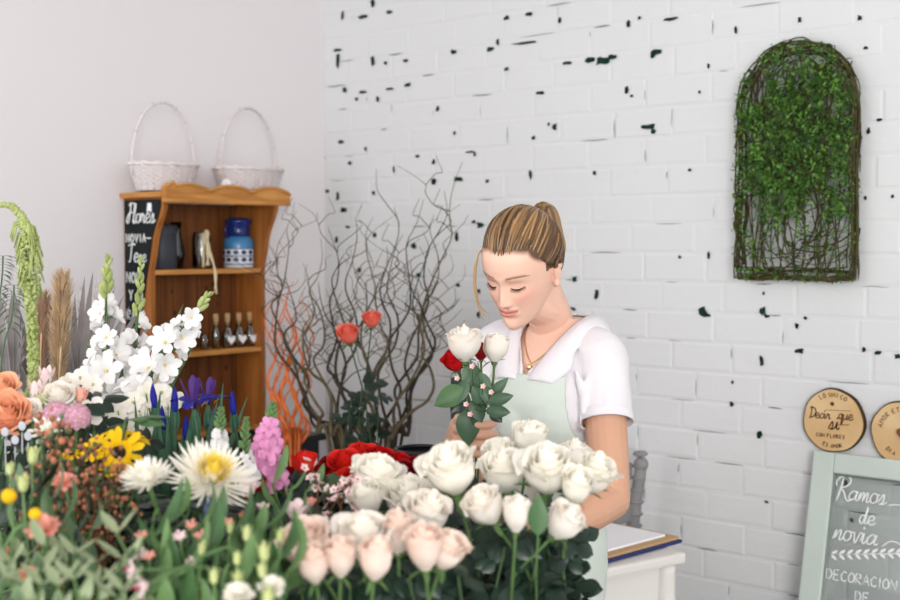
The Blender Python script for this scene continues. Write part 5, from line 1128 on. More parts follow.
wl = [(463,165,3.75,392,0,'longest willow branch, reaching far out over the brick wall'),(418,200,3.8,385,0,'willow branch curling up beside the longest one'),(395,205,3.85,372,0,'willow branch ending in a loop above the coral roses'),(372,215,3.8,362,0,'tall upright willow branch in the middle of the bunch'),(352,222,3.9,350,0,'willow branch bending back over the middle'),(330,225,3.85,345,0,'willow branch with a hooked tip towards the corner'),
 (300,208,3.85,340,-.12,'willow branch arching high towards the cabinet'),(288,232,3.8,336,-.1,'willow branch with a tip nearly touching the cabinet'),(292,275,3.8,338,-.06,'low arching willow branch behind the orange sticks'),(310,262,3.7,344,-.05,'willow branch with dense short twigs on the cabinet side'),(436,215,3.8,400,.03,'willow branch bowed outward on the brick side'),(445,190,3.85,395,0,'thin willow branch beneath the longest one'),
 (404,300,3.7,388,.10,'short willow branch making a wide bend near the hand'),(408,260,3.75,392,.08,'thick willow branch with a wide bow in its lower part'),(322,285,3.7,348,0,'short thick willow branch on the cabinet side'),(382,245,3.75,366,.02,'willow branch standing just behind the coral roses'),(341,250,3.75,352,-.02,'dark willow branch crossing the lower coral rose'),(360,270,3.9,370,0,'short willow branch hidden among the others'),(312,300,3.75,330,-.04,'dark wavy willow branch beside the orange sticks'),(425,230,3.85,390,.02,'pale willow branch twisting behind the bowed one'),(398,235,3.7,380,0,'crooked willow branch rising past the upper coral rose'),(318,240,3.75,342,-.03,'willow branch with crossing twigs near the cabinet')]
for i, (px, py, z, bx, md, lab) in enumerate(wl):
    willow(px, py, z, lab, bx, M_willow if i % 3 else M_willowl, r0=.0068 if py > 240 else .0056, mid=md, nt=4)
VO = vase(P(292, 500, 3.9).x, P(292, 500, 3.9).y, 0, .09, .66, 'dark vase holding the orange wavy sticks', M_black)
for i, (px, py, bx) in enumerate(((268,283,276),(275,278,282),(283,290,288),(291,282,292),(298,292,296),(305,300,300),(279,300,284),(288,312,290),(271,310,279),(309,322,304))):
    t = thing('orange_stick', 'wavy orange dyed stick standing between cabinet and willow', 'branch', P(px, py, 3.9), 'orange wavy sticks'); a, b = P(bx, 450, 3.9), P(px, py, 3.9); ph = R(0, 6); pts = [VO]; fr = R(2.2, 3)
    for k in range(25): u = k / 24; q = a.lerp(b, u); pts.append(q + V((math.sin(u * fr * 2 * pi + ph) * .016, math.cos(u * fr * 2 * pi + ph) * .012, 0)))
    mb = MB(); mb.tube(catmull(pts, 3), [.0055, .006, .0055, .002], 6, 0, flat=V((0, 1, 0))); mb.build('stick', M_orange, t)
VC = vase(P(368, 500, 3.45).x, P(368, 500, 3.45).y, 0, .08, .75, 'slim black vase holding the two coral roses', M_black)
rose(348, 334, 23, 3.4, (-.15, -.5, .9), VC, M_coral, 'coral rose hanging slightly lower, in front of the willow', 'coral roses', .5, 6, name='coral_rose', lspan=(.12, .42), leafsz=.038, smat=M_stemd, lm=M_leafd)
rose(372, 319, 19, 3.45, (.1, -.3, .9), VC, M_coral, 'upper coral rose, the smaller of the two before the willow', 'coral roses', .5, 6, name='coral_rose', lspan=(.15, .5), leafsz=.038, smat=M_stemd, lm=M_leafd)
for px, py in ((362, 385), (378, 395), (352, 400), (368, 420)): foliage_stem(px, py, 3.42, VC, 'dark leafy stem under the coral roses', 'leafy stems below the coral roses', s=.032, n=6, m=M_leafd)
# black things behind the hand: easel post and bucket
ez = P(447, 375, 3.0)
t = thing('easel_board', 'dark green folding board standing behind the bouquet', 'board', (ez.x, ez.y, 0)); rz = Matrix.Rotation(1.15, 3, 'Z')
M_dgreen = mat('dark_green_paint', rgb(52, 72, 60), .5)
mb = MB(); mb.box((ez.x + .045, ez.y, ez.z / 2), (.12, .028, ez.z - .002), rz, bev=.004); mb.build('board', M_dgreen, t, smooth=False)
mb = MB(); mb.box((ez.x + .045, ez.y, ez.z / 2 + .2), (.124, .034, .04), rz, bev=.003); mb.build('strap', M_black, t, smooth=False)
bk = P(420, 450, 2.75); bucket(bk.x, bk.y, 0, .055, bk.z, 'tall black bucket standing behind the dark red roses')
foliage_stem(425, 470, 2.6, V((bk.x, bk.y, bk.z - .2)), 'dark leaves poking out of the tall black bucket', 'dark leaves in the tall bucket', s=.05)
#PART4
# ================================================================== the florist
def nsm(a, b, x): t = np.clip((x - a) / (b - a), 0, 1); return t * t * (3 - 2 * t)
EL = V((.74, -.67, 0)).normalized(); EF = V((-.67, -.74, 0)).normalized(); UZ = V((0, 0, 1))
OB = V((.205, 2.60, 0)) - EF * .03
def BL(x, y, z): return OB + EL * (x - min(.08, max(0, 1.2 - z) * .2)) + EF * y + UZ * z         # body space: x her left, y forward, z up
def toBL(co):                                                    # numpy world -> body
    q = co - np.array(OB); return q @ np.array(EL), q @ np.array(EF), co[:, 2]
HC = P(522, 268, 2.49); HS = .92
HYAW, HPITCH, HROLL = math.radians(34), math.radians(26), math.radians(-5)
MH = Matrix.Rotation(pi - HYAW, 3, 'Z') @ Matrix.Rotation(-HPITCH, 3, 'X') @ Matrix.Rotation(HROLL, 3, 'Y')    # head space: x her right->, y face forward, z up
def HD(x, y, z): return HC + MH @ (V((x, y, z)) * HS)
def loft(mb, secs, f, n=36, m=0):
    """secs: (z, half width, front, back, exponent)"""
    rows = []
    for z, w, fr, bk, e in secs:
        row = []
        for j in range(n):
            a = 2 * pi * j / n; c, s = math.cos(a), math.sin(a)
            x = w * math.copysign(abs(c) ** e, c); yy = math.copysign(abs(s) ** e, s); mid = (fr + bk) / 2; y = mid + yy * (fr - bk) / 2
            row.append(f(x, y, z))
        rows.append(row)
    mb.grid(rows, m, True); b = len(mb.v) - len(rows) * n
    mb.f.append(tuple(b + j for j in reversed(range(n)))); mb.f.append(tuple(b + (len(rows) - 1) * n + j for j in range(n))); mb.m += [m, m]
def interp_secs(secs, n):
    a = np.array(secs, float); zz = np.linspace(a[0, 0], a[-1, 0], n); t = np.interp(zz, a[:, 0], np.arange(len(a)))
    out = []
    pts = [V(r[1:4]) for r in a]; 
    for z, q in zip(zz, t):
        i = int(min(len(a) - 2, math.floor(q))); u = q - i; p0, p1, p2, p3 = [a[max(0, min(len(a) - 1, k))] for k in (i - 1, i, i + 1, i + 2)]
        r = .5 * (2 * p1 + (p2 - p0) * u + (2 * p0 - 5 * p1 + 4 * p2 - p3) * u * u + (3 * p1 - p0 - 3 * p2 + p3) * u ** 3)
        out.append((z, r[1], r[2], r[3], r[4]))
    return out
def remesh(mb, vox, sm=3, smf=.5):
    o = mb.build('tmp', [M_skin]); md = o.modifiers.new('r', 'REMESH'); md.mode = 'VOXEL'; md.voxel_size = vox
    s = o.modifiers.new('s', 'SMOOTH'); s.factor = smf; s.iterations = sm
    ev = o.evaluated_get(bpy.context.evaluated_depsgraph_get()); me = ev.to_mesh(); n = len(me.vertices)
    co = np.empty(n * 3, np.float32); me.vertices.foreach_get('co', co); no = np.empty(n * 3, np.float32); me.vertices.foreach_get('normal', no)
    fs = [tuple(p.vertices) for p in me.polygons]; ev.to_mesh_clear(); md_ = o.data; bpy.data.objects.remove(o); bpy.data.meshes.remove(md_)
    return co.reshape(-1, 3).astype(float), no.reshape(-1, 3).astype(float), fs
def subset(co, fs, keep):
    f2 = [f for f in fs if all(keep[i] for i in f)]; used = sorted({i for f in f2 for i in f}); mp = {j: i for i, j in enumerate(used)}
    mb = MB(); mb.v = [tuple(co[j]) for j in used]; mb.f = [tuple(mp[i] for i in f) for f in f2]; mb.m = [0] * len(f2); return mb, used

# ---- skeleton
Lsh, Rsh = BL(.120, .01, 1.318), BL(-.140, .025, 1.33)
Lel = P(611, 500, 2.42); Lwr = P(538, 541, 2.26)
Rel = P(486, 478, 2.62); Rwr = P(450, 453, 2.41)
S = P(477, 436, 2.34)                                           # the bunch of stems in her hand
neck0 = BL(-.012, -.022, 1.36); neck1 = HC + MH @ V((0, -.035, -.05))
def hand(mb, wr, S, a, c, g, k=1.0, th=1):
    """fist: a across (knuckles at -a), c front of the stems, g along the stems (thumb side +)"""
    q = lambda x, y, z: S + a * x * k + c * y * k + g * z * k
    nails = []
    for i, (z, r, ln) in enumerate(((.031, .0084, 1.0), (.0115, .0086, 1.07), (-.0075, .0082, 1.02), (-.025, .0072, .86))):
        kn = q(-.035, .004, z * 1.02); path = [wr.lerp(kn, .55), kn, q(-.020 * ln, .0265, z), q(.004 * ln, .031 * 1.0, z - .001), q(.022 * ln, .0215, z - .002), q(.030 * ln, .004, z - .003)]
        mb.tube(catmull(path, 5), [r * 1.25, r * 1.2, r * 1.12, r * 1.02, r * .98, r * .84], 10); mb.ball(path[-1], r * .84, 10); mb.ball(path[3], r * 1.07, 10); mb.ball(path[1], r * 1.3, 10)
        nails.append(path[-1])
    for z in (.022, .004, -.012): mb.tube([wr.lerp(S, .04), q(-.036, -.008, z)], [.021, .0155], 12)
    cm = q(-.034, -.02, .012); mb.tube(catmull([wr, cm, q(-.018, -.026, .034), q(.004, -.022, .054), q(.016, -.014, .066)], 5), [.017, .0155, .0118, .0098, .0078], 10); mb.ball(q(.016, -.014, .066), .0078, 10)
    return nails
mb = MB()
torso = [(.70, .150, .085, -.125, 1), (.80, .154, .085, -.135, .96), (.90, .146, .088, -.12, .94), (1.0, .128, .085, -.095, .94), (1.10, .130, .088, -.088, .92), (1.18, .134, .108, -.095, .9), (1.235, .134, .118, -.098, .88), (1.30, .128, .088, -.098, .86), (1.345, .108, .060, -.085, .9), (1.375, .080, .040, -.068, 1), (1.395, .055, .026, -.06, 1)]
loft(mb, interp_secs(torso, 30), BL)
mb.tube(catmull([BL(0, -.02, 1.33), neck0 + EF * .01, neck0.lerp(neck1, .5), neck1], 5), [.060, .050, .046, .046, .050], 20)
for sh, el, wr in ((Lsh, Lel, Lwr), (Rsh, Rel, Rwr)):
    c_ = BL(.06 if sh is Lsh else -.06, -.01, 1.335); mid = (el + wr) / 2
    mb.tube(catmull([c_, sh, sh.lerp(el, .35), sh.lerp(el, .7), el], 6), [.040, .0445, .0435, .041, .0375], 18); mb.ball(sh, .0445, 16); mb.ball(el, .0375, 14)
    mb.tube(catmull([el, el.lerp(wr, .3), el.lerp(wr, .7), wr], 5), [.0375, .038, .029, .023], 18); mb.ball(wr, .0225, 12)
A_ = V((1, -.06, -.05)).normalized(); G_ = V((.04, -.12, 1)); G_ = (G_ - A_ * G_.dot(A_)).normalized(); C_f = A_.cross(G_); C_f = C_f if C_f.y < 0 else -C_f
nails = hand(mb, Rwr, S, A_, C_f, G_, 1.0)
S2 = P(512, 548, 2.2)
A2 = (S2 - Lwr).normalized(); G2 = V((0, -.3, 1)); G2 = (G2 - A2 * G2.dot(A2)).normalized(); C2 = A2.cross(G2); C2 = C2 if C2.y < 0 else -C2
nails += hand(mb, Lwr, Lwr + A2 * .085, A2, C2, G2, 1.0)
# collarbones / breasts
for sg in (-1, 1):
    mb.ball(BL(sg * .068, .062, 1.205), .062, 18, 0, (1, .85, 1)); mb.tube([BL(sg * .015, .036, 1.345), BL(sg * .085, .022, 1.355)], [.010, .008], 8)

# ---- head
def headsurf(x_ang, z):
    pass
zt = np.array([-.118, -.112, -.100, -.085, -.070, -.055, -.040, -.020, 0, .020, .040, .060, .080, .095, .106, .112, .1145])
hw = np.array([.008, .020, .033, .043, .0505, .0575, .0635, .0690, .0715, .0735, .0745, .0735, .067, .053, .035, .018, .004])
fr = np.array([.066, .080, .0875, .0865, .0860, .0880, .0905, .0905, .0900, .0955, .0965, .0925, .0800, .0610, .0400, .0200, .002])
bk = np.array([.052, .030, .010, -.010, -.035, -.060, -.076, -.088, -.095, -.0985, -.099, -.096, -.086, -.070, -.050, -.030, -.006])
NZ, NA = 150, 144
zs = np.concatenate([np.linspace(-.118, -.095, 16)[:-1], np.linspace(-.095, .035, 100)[:-1], np.linspace(.035, .1145, 36)])
def sm(a):   # smooth interpolation through the table
    k = np.interp(zs, zt, a); kk = k.copy()
    for _ in range(6): kk[1:-1] = (kk[:-2] + kk[1:-1] * 2 + kk[2:]) / 4
    return kk
hwS, frS, bkS = sm(hw), sm(fr), sm(bk)
ang = np.linspace(0, 2 * pi, NA, endpoint=False)
def G(x, s): return np.exp(-(x / s) ** 2)
def Ga(x, a, b): return np.where(x < 0, np.exp(-(x / a) ** 2), np.exp(-(x / b) ** 2))
rows = []; hx = []; hy = []; hz = []
for i, z in enumerate(zs):
    jaw = float(np.clip((-.03 - z) / .07, 0, 1)); e = .96 - .0 * jaw
    c, s = np.cos(ang), np.sin(ang); mid = -.012 + .03 * jaw
    ef = 1.0 + .16 * jaw
    x = hwS[i] * np.sign(c) * np.abs(c) ** (.92 if z > -.03 else .92 + .1 * jaw); 
    y = np.where(s > 0, mid + (frS[i] - mid) * np.abs(s) ** (.80 + .12 * jaw), mid - (mid - bkS[i]) * np.abs(s) ** .95)
    f = np.clip(s, 0, 1) ** .5; f = np.where(s > 0, f, 0); ax = np.abs(x)
    d = 0
    # nose: bridge, tip, wings
    t = (z + .040) / .052
    if z > -.062 and z < .03:
        prof_ = float(np.interp(z, [-.058, -.050, -.0455, -.041, -.036, -.028, -.010, .006, .016, .028], [0, .001, .009, .0175, .0185, .0150, .0085, .0045, .0025, 0]))
        wid = float(np.interp(z, [-.05, -.040, -.030, -.015, .005, .02], [.0115, .0100, .0085, .0075, .0078, .011])); d = d + prof_ * G(x, wid)
    d = d + .0062 * G(ax - .0125, .0052) * Ga(z + .0405, .0045, .0075)
    d = d - .0028 * G(ax - .0185, .004) * G(z + .040, .009)                       # alar crease
    # eye sockets, closed lids
    d = d - .0082 * G(ax - .0305, .0165) * Ga(z - .001, .0140, .0105) - .0036 * G(ax - .014, .0065) * G(z - .006, .011)
    d = d + .0068 * G(ax - .0310, .0128) * Ga(z + .0015, .0085, .0078)
    lidl = -.0060 + .0035 * ((ax - .031) / .013) ** 2; win = G(ax - .031, .0145) ** 2
    d = d - .0022 * G(z - lidl + .0012, .0016) * win                                # where the lids meet
    d = d - .0012 * G(z - (.0075 - .0025 * ((ax - .031) / .013) ** 2), .0016) * win      # lid fold
    d = d + .0020 * G(z - .0215 + .15 * (ax - .03) ** 2 / .03, .0060) * G(ax - .030, .020)
    d = d + .0040 * G(ax - .040, .018) * G(z + .026, .017)                        # cheeks
    d = d - .0018 * G(ax - .027, .004) * G(z + .050, .010)                         # smile fold
    # mouth
    mw = np.clip(1 - (ax / .0245) ** 2, 0, 1); ms = -.0605 - .0012 * G(ax, .006) + .0015 * (ax / .024) ** 2
    d = d + .0050 * np.sqrt(mw) * Ga(z - (ms + .0045), .0040, .0045) + .0062 * np.sqrt(mw) * Ga(z - (ms - .0062), .0055, .0048)
    d = d - .0036 * mw ** .4 * G(z - ms, .0014) * (mw > 0) + .0030 * G(x, .030) * G(z + .060, .018)
    d = d - .0016 * G(ax - .0255, .003) * G(z - ms, .003)
    d = d - .0012 * G(x, .003) * G(z + .0515, .004)                                # philtrum
    d = d - .0040 * G(x, .018) * G(z + .0790, .0060) + .0028 * G(x, .018) * G(z + .0950, .014)
    y = y + d * f; x = x * (1 + .0 * f)
    rows.append([HD(a_, b_, z) for a_, b_ in zip(x, y)]); 
mb.grid(rows, 0, True); b0 = len(mb.v) - len(rows) * NA
mb.f.append(tuple(b0 + j for j in reversed(range(NA)))); mb.f.append(tuple(b0 + (len(rows) - 1) * NA + j for j in range(NA))); mb.m += [0, 0]
# ears
for sg in (-1, 1):
    ec = V((sg * .0745, -.012, -.006)); path = []
    for k in range(14):
        u = -1.2 + 4.4 * k / 13; path.append(HD(ec.x + sg * (.006 + .004 * math.sin(u)), ec.y - .004 + .0145 * math.cos(u) * (1.0 if u < 2 else .8) * -1 * -1, ec.z + .004 + .026 * math.sin(u)))
    mb.tube(path, [.003, .0042, .0042, .0036], 8); mb.ball(HD(ec.x + sg * .001, ec.y + .002, ec.z), .021, 12, 0, (.22, .62, 1.15), None) if False else None
    mb.tube([HD(ec.x, ec.y + .004, ec.z + .018), HD(ec.x + sg * .003, ec.y - .002, ec.z), HD(ec.x + sg * .002, ec.y + .004, ec.z - .022)], [.008, .0095, .007], 10); mb.ball(HD(ec.x + sg * .003, ec.y + .006, ec.z - .026), .0072, 10)
# under-jaw bridge between chin and neck
mb.tube([HD(0, .045, -.094), HD(0, 0, -.085), neck0.lerp(neck1, .55)], [.022, .036, .046], 16)
co, no, fs = remesh(mb, .0023, 2, .45)

# ---- skin colour by place
q = (co - np.array(HC)) @ np.array(MH) / HS      # world -> head space (MH orthonormal)
X, Y, Z = q[:, 0], q[:, 1], q[:, 2]; AX = np.abs(X)
skin = np.array(s2l((236 / 255, 192 / 255, 170 / 255))); armc = np.array(s2l((206 / 255, 158 / 255, 130 / 255)))
colr = np.tile(skin, (len(co), 1)); inh = (Z > -.13) & (Z < .13) & (np.abs(Y) < .13) & (AX < .09); face = inh & (Y > .03)
def mixc(c, w): 
    global colr
    w = np.clip(w, 0, 1)[:, None]; colr = colr * (1 - w) + np.array(s2l(tuple(v / 255 for v in c))) * w
below = np.clip((1.30 - co[:, 2]) / .1, 0, 1) * (~inh); colr = colr * (1 - below[:, None]) + armc * below[:, None]
mixc((232, 158, 146), .55 * np.exp(-((AX - .042) / .019) ** 2 - ((Z + .028) / .020) ** 2) * face)
mixc((228, 160, 146), .45 * np.exp(-(AX / .012) ** 2 - ((Z + .040) / .010) ** 2) * face)
ms = -.0605 - .0012 * np.exp(-(AX / .006) ** 2) + .0015 * (AX / .024) ** 2; lw_ = np.clip(1 - (AX / .0245) ** 2, 0, 1)
lip = face * (Z < ms + .0085 * np.sqrt(lw_) - .0015 * np.exp(-(AX / .003) ** 2)) * (Z > ms - .0105 * np.sqrt(lw_)) * (lw_ > 0.02); mixc((214, 130, 122), .8 * lip)
mixc((130, 56, 54), .8 * face * np.exp(-((Z - ms) / .0011) ** 2) * (lw_ > .03))
brz = .0215 + .0045 * np.clip(1 - ((AX - .036) / .024) ** 2, -.6, 1); mixc((148, 112, 84), .75 * face * np.exp(-((Z - brz) / .0028) ** 2) * nsm(.010, .017, AX) * (1 - nsm(.048, .056, AX)))
mixc((206, 150, 130), .35 * face * np.exp(-((AX - .031) / .014) ** 2 - ((Z - .003) / .007) ** 2))
mixc((214, 164, 142), .3 * face * np.exp(-((AX - .016) / .006) ** 2 - ((Z - .004) / .010) ** 2))
mixc((150, 80, 66), .8 * face * np.exp(-((AX - .0065) / .0032) ** 2 - ((Z + .0465) / .0022) ** 2))
hl = .072 - .30 * np.clip(AX - .03, 0, 1) - 1.6 * np.clip(AX - .055, 0, 1)       # hairline height on the brow
scalp = inh & (((Y > .02) & (Z > hl)) | ((Y <= .02) & (Z > -.01 + (Y < -.03) * -.045) & (Z > .008 + 0 * Y) ) | ((Y < -.035) & (Z > -.06)))
mixc((98, 70, 48), 1.0 * scalp * np.where(Y > .02, np.clip((Z - hl) / .010, 0, 1), 1))
for p_ in nails: mixc((240, 190, 180), .6 * np.exp(-np.sum((co - np.array(p_)) ** 2, 1) / .005 ** 2))
lp = thing('person', 'woman in a white polo shirt and sage apron looking down at held roses', 'person', BL(0, 0, 0))
pb = MB(); pb.v = [tuple(c) for c in co]; pb.f = fs; pb.m = [0] * len(fs)
pb.build('body', M_skin, lp, cols=np.concatenate([colr, np.ones((len(co), 1))], 1))
# lashes
M_lash = mat('lash', rgb(44, 26, 18), .6)
from mathutils.bvhtree import BVHTree
bvh = BVHTree.FromPolygons([tuple(c) for c in co], fs)
def onface(x, z, off=.0006):
    r = bvh.ray_cast(HD(x, .2, z), (HD(x, 0, z) - HD(x, .2, z)).normalized()); return (r[0] + (HD(0, 1, 0) - HD(0, 0, 0)) * off) if r[0] else HD(x, .09, z)
mbl = MB()
for sg in (-1, 1):
    pts = [onface(sg * (.0175 + .027 * k / 12), -.0070 + .0040 * (((.0175 + .027 * k / 12) - .031) / .013) ** 2) for k in range(13)]
    mbl.tube(pts, [.0005, .0012, .0014, .0012, .0006], 5)
    for k in range(15):
        u = k / 14; x = .019 + .0265 * u; o = onface(sg * x, -.0072 + .0040 * ((x - .031) / .013) ** 2); d = (MH @ V((sg * (u - .35) * .7, 1.0, -.75))).normalized()
        mbl.tube([o, o + d * .0045, o + d * .007 + MH @ V((sg * (u - .3) * .001, .001, .0004))], [.0006, .0002], 3)
mbl.build('eyelashes', M_lash, lp)
mbl = MB()
for sg in (-1, 1):
    for k in range(40):
        u = k / 39; x = .013 + .040 * u; z = .0205 + .0045 * max(-.6, 1 - ((x - .036) / .024) ** 2) + R(-.0016, .0016) * (1.3 - u); o = onface(sg * x, z, .0003); d = MH @ V((sg * .8, 0, .5 - .9 * u)); e = onface(sg * (x + .005), z + .0028 * (.55 - u), .0008)
        mbl.tube([o, e], [.0004, .00015], 3)
mbl.build('eyebrows', mat('brow_hair', rgb(146, 110, 82), .7), lp)

# ---- hair
def scalpP(dx, dy, dz, lift=1.0):      # point on the scalp shell from a direction in head space
    d = V((dx, dy, dz)).normalized(); C0 = V((0, -.006, .018)); rx, ry, rz_ = .0775, .098 if d.y < 0 else .1045, .101
    k = 1 / math.sqrt((d.x / rx) ** 2 + (d.y / ry) ** 2 + (d.z / rz_) ** 2); return C0 + d * k * lift
KN = V((0, -.87, .49)).normalized()     # where the tail is tied
hairc = [(66, 46, 30), (86, 62, 40), (112, 82, 52), (140, 106, 68), (168, 134, 92), (76, 54, 34)]
class HB(MB):
    def __init__(s): super().__init__(); s.cl = []
    def strand(s, pts, r, ci, flat=None, n=5, tipc=None):
        b = len(s.v); s.tube(pts, r, n, 0, flat=flat); k = len(s.v) - b; c = np.array(s2l(tuple(x / 255 for x in hairc[ci])))
        t = np.array(s2l(tuple(x / 255 for x in hairc[tipc]))) if tipc is not None else c
        for i in range(k): u = (i // n) / max(1, k // n - 1); s.cl.append(tuple(c * (1 - u) + t * u) + (1,))
hb = HB(); r = random.Random(4)
def hairline(u):     # u -1..1: from one ear over the brow to the other; returns direction
    a = u * 1.62; x = math.sin(a); f = math.cos(a)
    if abs(u) < .62: z = .49 - .20 * (abs(u) / .62) ** 2 ; y = .95 * f + .0
    else: q_ = (abs(u) - .62) / .38; z = .29 - .43 * q_; y = .95 * f + .02
    return V((x * .95, max(y, .02) * .92, z))
def sweep(d0, d1, n, lift0, lift1, bow=0.0, wob=0.0):
    a, b = V(d0).normalized(), V(d1).normalized(); om = math.acos(max(-1, min(1, a.dot(b)))); out = []; ph = r.uniform(0, 6)
    for i in range(n + 1):
        t = i / n; d = (a * math.sin((1 - t) * om) + b * math.sin(t * om)) / max(1e-4, math.sin(om))
        l = lift0 + (lift1 - lift0) * t + bow * math.sin(pi * t) + wob * math.sin(t * 9 + ph); p = scalpP(d.x, d.y, d.z, l); out.append(HD(*p))
    return out
for k in range(560):
    u = r.uniform(-1, 1); d0 = hairline(u); d0 = d0 + V((r.uniform(-.04, .04), -(r.random() ** 2) * .35 if abs(u) < .7 else -(r.random() ** 2) * .3, r.uniform(-.015, .015)))
    kk = KN + V((r.uniform(-.10, .10), r.uniform(-.05, .1), r.uniform(-.1, .06)))
    bow = .045 + .035 * (1 - abs(u)); pts = sweep(d0, kk, 14, r.uniform(.985, 1.01), 1.08, bow + r.uniform(-.035, .035), .009)
    c = r.choice([0, 0, 1, 1, 2, 3, 5, 5]) if abs(u) > .5 else r.choice([0, 1, 2, 3, 3, 4, 5]); hb.strand(pts, [.0012, .0028, .0034, .0032, .0024], c, tipc=min(4, c + r.choice([0, 1, 1, 2])) if c != 5 else 2)
for k in range(210):       # back and nape up to the knot
    a = r.uniform(-1, 1) * pi * .60; z = r.uniform(-.75, -.1); d0 = V((math.sin(a), -math.cos(a) * .9 - .05, z)); 
    if d0.y > .05 : continue
    kk = KN + V((r.uniform(-.1, .1), r.uniform(-.05, .1), r.uniform(-.1, .06))); c = r.choice([0, 0, 1, 1, 2, 5]); hb.strand(sweep(d0, kk, 12, 1.0, 1.06, .03 + r.uniform(-.02, .03), .006), [.0016, .0045, .005, .003], c, tipc=min(4, c + 1) if c != 5 else 1)
hair = hb.build('hair', M_hair, lp, cols=hb.cl)
hb = HB(); K0 = scalpP(KN.x, KN.y, KN.z, 1.06)
down = MH.inverted() @ V((0, 0, -1)); side = MH.inverted() @ V((1, 0, 0)); back = MH.inverted() @ V((.35, .9, 0))
for k in range(130):      # the tail
    j = V((r.uniform(-1, 1), r.uniform(-1, 1), r.uniform(-1, 1))); sp = r.uniform(.3, 1); a = r.uniform(0, 6); off = side * math.cos(a) * .018 * sp + back * math.sin(a) * .018 * sp
    L_ = r.uniform(.75, 1.0); out = [K0 + j * .006 - KN * .02, K0 + KN * .016 + j * .009 - down * .010, K0 + KN * .026 + back * .016 + side * .008 + off * .8 - down * .004, K0 + back * .036 + side * .024 + off + down * .035 * L_, K0 + back * .036 + side * .030 + off + down * .075 * L_, K0 + back * .030 + side * .028 + off * .9 + down * .115 * L_ + j * .004, K0 + back * .022 + side * .030 + off * .6 + down * .158 * L_ + j * .006]
    c = r.choice([1, 2, 2, 3, 4, 0, 5]); hb.strand([HD(*p) for p in catmull(out, 5)], [.0025, .0042, .0045, .0045, .0035, .0012], c, tipc=min(4, c + 1) if c != 5 else 2)
hb.build('ponytail', M_hair, lp, cols=hb.cl)
hb = HB()                # loose strands
for i in range(3):
    o = HD(*scalpP(.70 - .02 * i, .62, .52, 1.0)) ; x0 = -.0 - .002 * i
    pts = [o, P(480 - i * .6, 252 + i, 2.44), P(474.5 + i * .8, 268, 2.43), P(474 + i * 1.1, 288, 2.42), P(478 + i * 1.2, 306, 2.42), P(484 + i * 2, 320 - i * 3, 2.42)]
    hb.strand(catmull(pts, 6), [.0012, .0016, .0012, .0006], r.choice([2, 3, 4]), tipc=4)
for i in range(2):
    pts = [P(556, 286, 2.60), P(562 + i, 300, 2.62), P(567 + i * 2, 312 + i, 2.62), P(577 + i * 1, 320 + i * 2, 2.60)]; hb.strand(catmull(pts, 5), [.0006, .0007, .0003], 2, tipc=3)
for i in range(14):
    pts = [P(550 + r.uniform(-2, 4), 280, 2.55), P(552 + r.uniform(-3, 4), 295, 2.60), P(555 + r.uniform(-3, 5), 306, 2.61)]; hb.strand(catmull(pts, 5), [.002, .002, .0006], r.choice([0, 1, 2]), tipc=3)
hb.build('loose_strands', M_hair, lp, cols=hb.cl)
mb = MB(); kc = HD(*(K0 - KN * .004)); kd = MH @ KN; u_, w_ = perp(kd)
mb.tube([kc + (u_ * math.cos(a) + w_ * math.sin(a)) * .017 for a in np.linspace(0, 2 * pi, 25)], .0045, 8); mb.build('hair_tie', mat('hair_tie', rgb(70, 52, 40), .8), lp)

# ---- polo shirt
def grow(secs, g): return [(z, w + g, f + g, b - g, e) for z, w, f, b, e in secs]
mb = MB(); loft(mb, interp_secs(grow(torso, .010), 30), BL)
for sg in (-1, 1): mb.ball(BL(sg * .066, .060, 1.205), .070, 18, 0, (1, .85, 1))
for sh, el in ((Lsh, Lel), (Rsh, Rel)):
    c_ = BL(.06 if sh is Lsh else -.06, -.01, 1.335); mb.tube(catmull([c_, sh, sh.lerp(el, .25), sh.lerp(el, .5), sh.lerp(el, .465)], 6), [.050, .0525, .0525, .054, .055], 22); mb.ball(sh, .052, 16)
mb.tube([BL(0, -.03, 1.33), neck0, neck0.lerp(neck1, .35)], [.068, .060, .055], 20)
# folds
rf = random.Random(2)
for a, b, rr_ in ((BL(.135, .05, 1.10), BL(.165, .045, 1.26), .012), (BL(.11, .08, 1.06), BL(.155, .06, 1.20), .010), (BL(.14, -.02, 1.08), BL(.17, .0, 1.24), .012), (Lsh + V((-.03, -.055, -.02)), Lsh.lerp(Lel, .5) + V((-.05, -.025, 0)), .009), (Lsh + V((.01, -.05, .0)), Lsh.lerp(Lel, .55) + V((.0, -.052, 0)), .008), (Lsh.lerp(Lel, .25) + V((.05, -.01, 0)), Lsh.lerp(Lel, .58) + V((.045, -.03, 0)), .008), (BL(.12, .095, 1.30), BL(.16, .07, 1.18), .010)):
    m_ = (a + b) / 2 + EF * .006; mb.tube(catmull([a, m_, b], 5), [rr_ * .4, rr_, rr_ * .4], 8)
cs, ns, fS = remesh(mb, .0042, 3, .5)
bx, by, bz = toBL(cs)
axL = np.array(Lel - Lsh); tL = ((cs - np.array(Lsh)) @ axL) / (axL @ axL); axR = np.array(Rel - Rsh); tR = ((cs - np.array(Rsh)) @ axR) / (axR @ axR)
dL = np.linalg.norm(cs - np.array(Lsh) - tL[:, None] * axL, axis=1); dR = np.linalg.norm(cs - np.array(Rsh) - tR[:, None] * axR, axis=1)
keep = np.ones(len(cs), bool)
nL = ns @ (axL / np.linalg.norm(axL)); nR = ns @ (axR / np.linalg.norm(axR)); keep &= ~((dL < .062) & (tL > .45) & (bx > .142)); keep &= ~((dR < .062) & (tR > .45) & (bx < -.150))
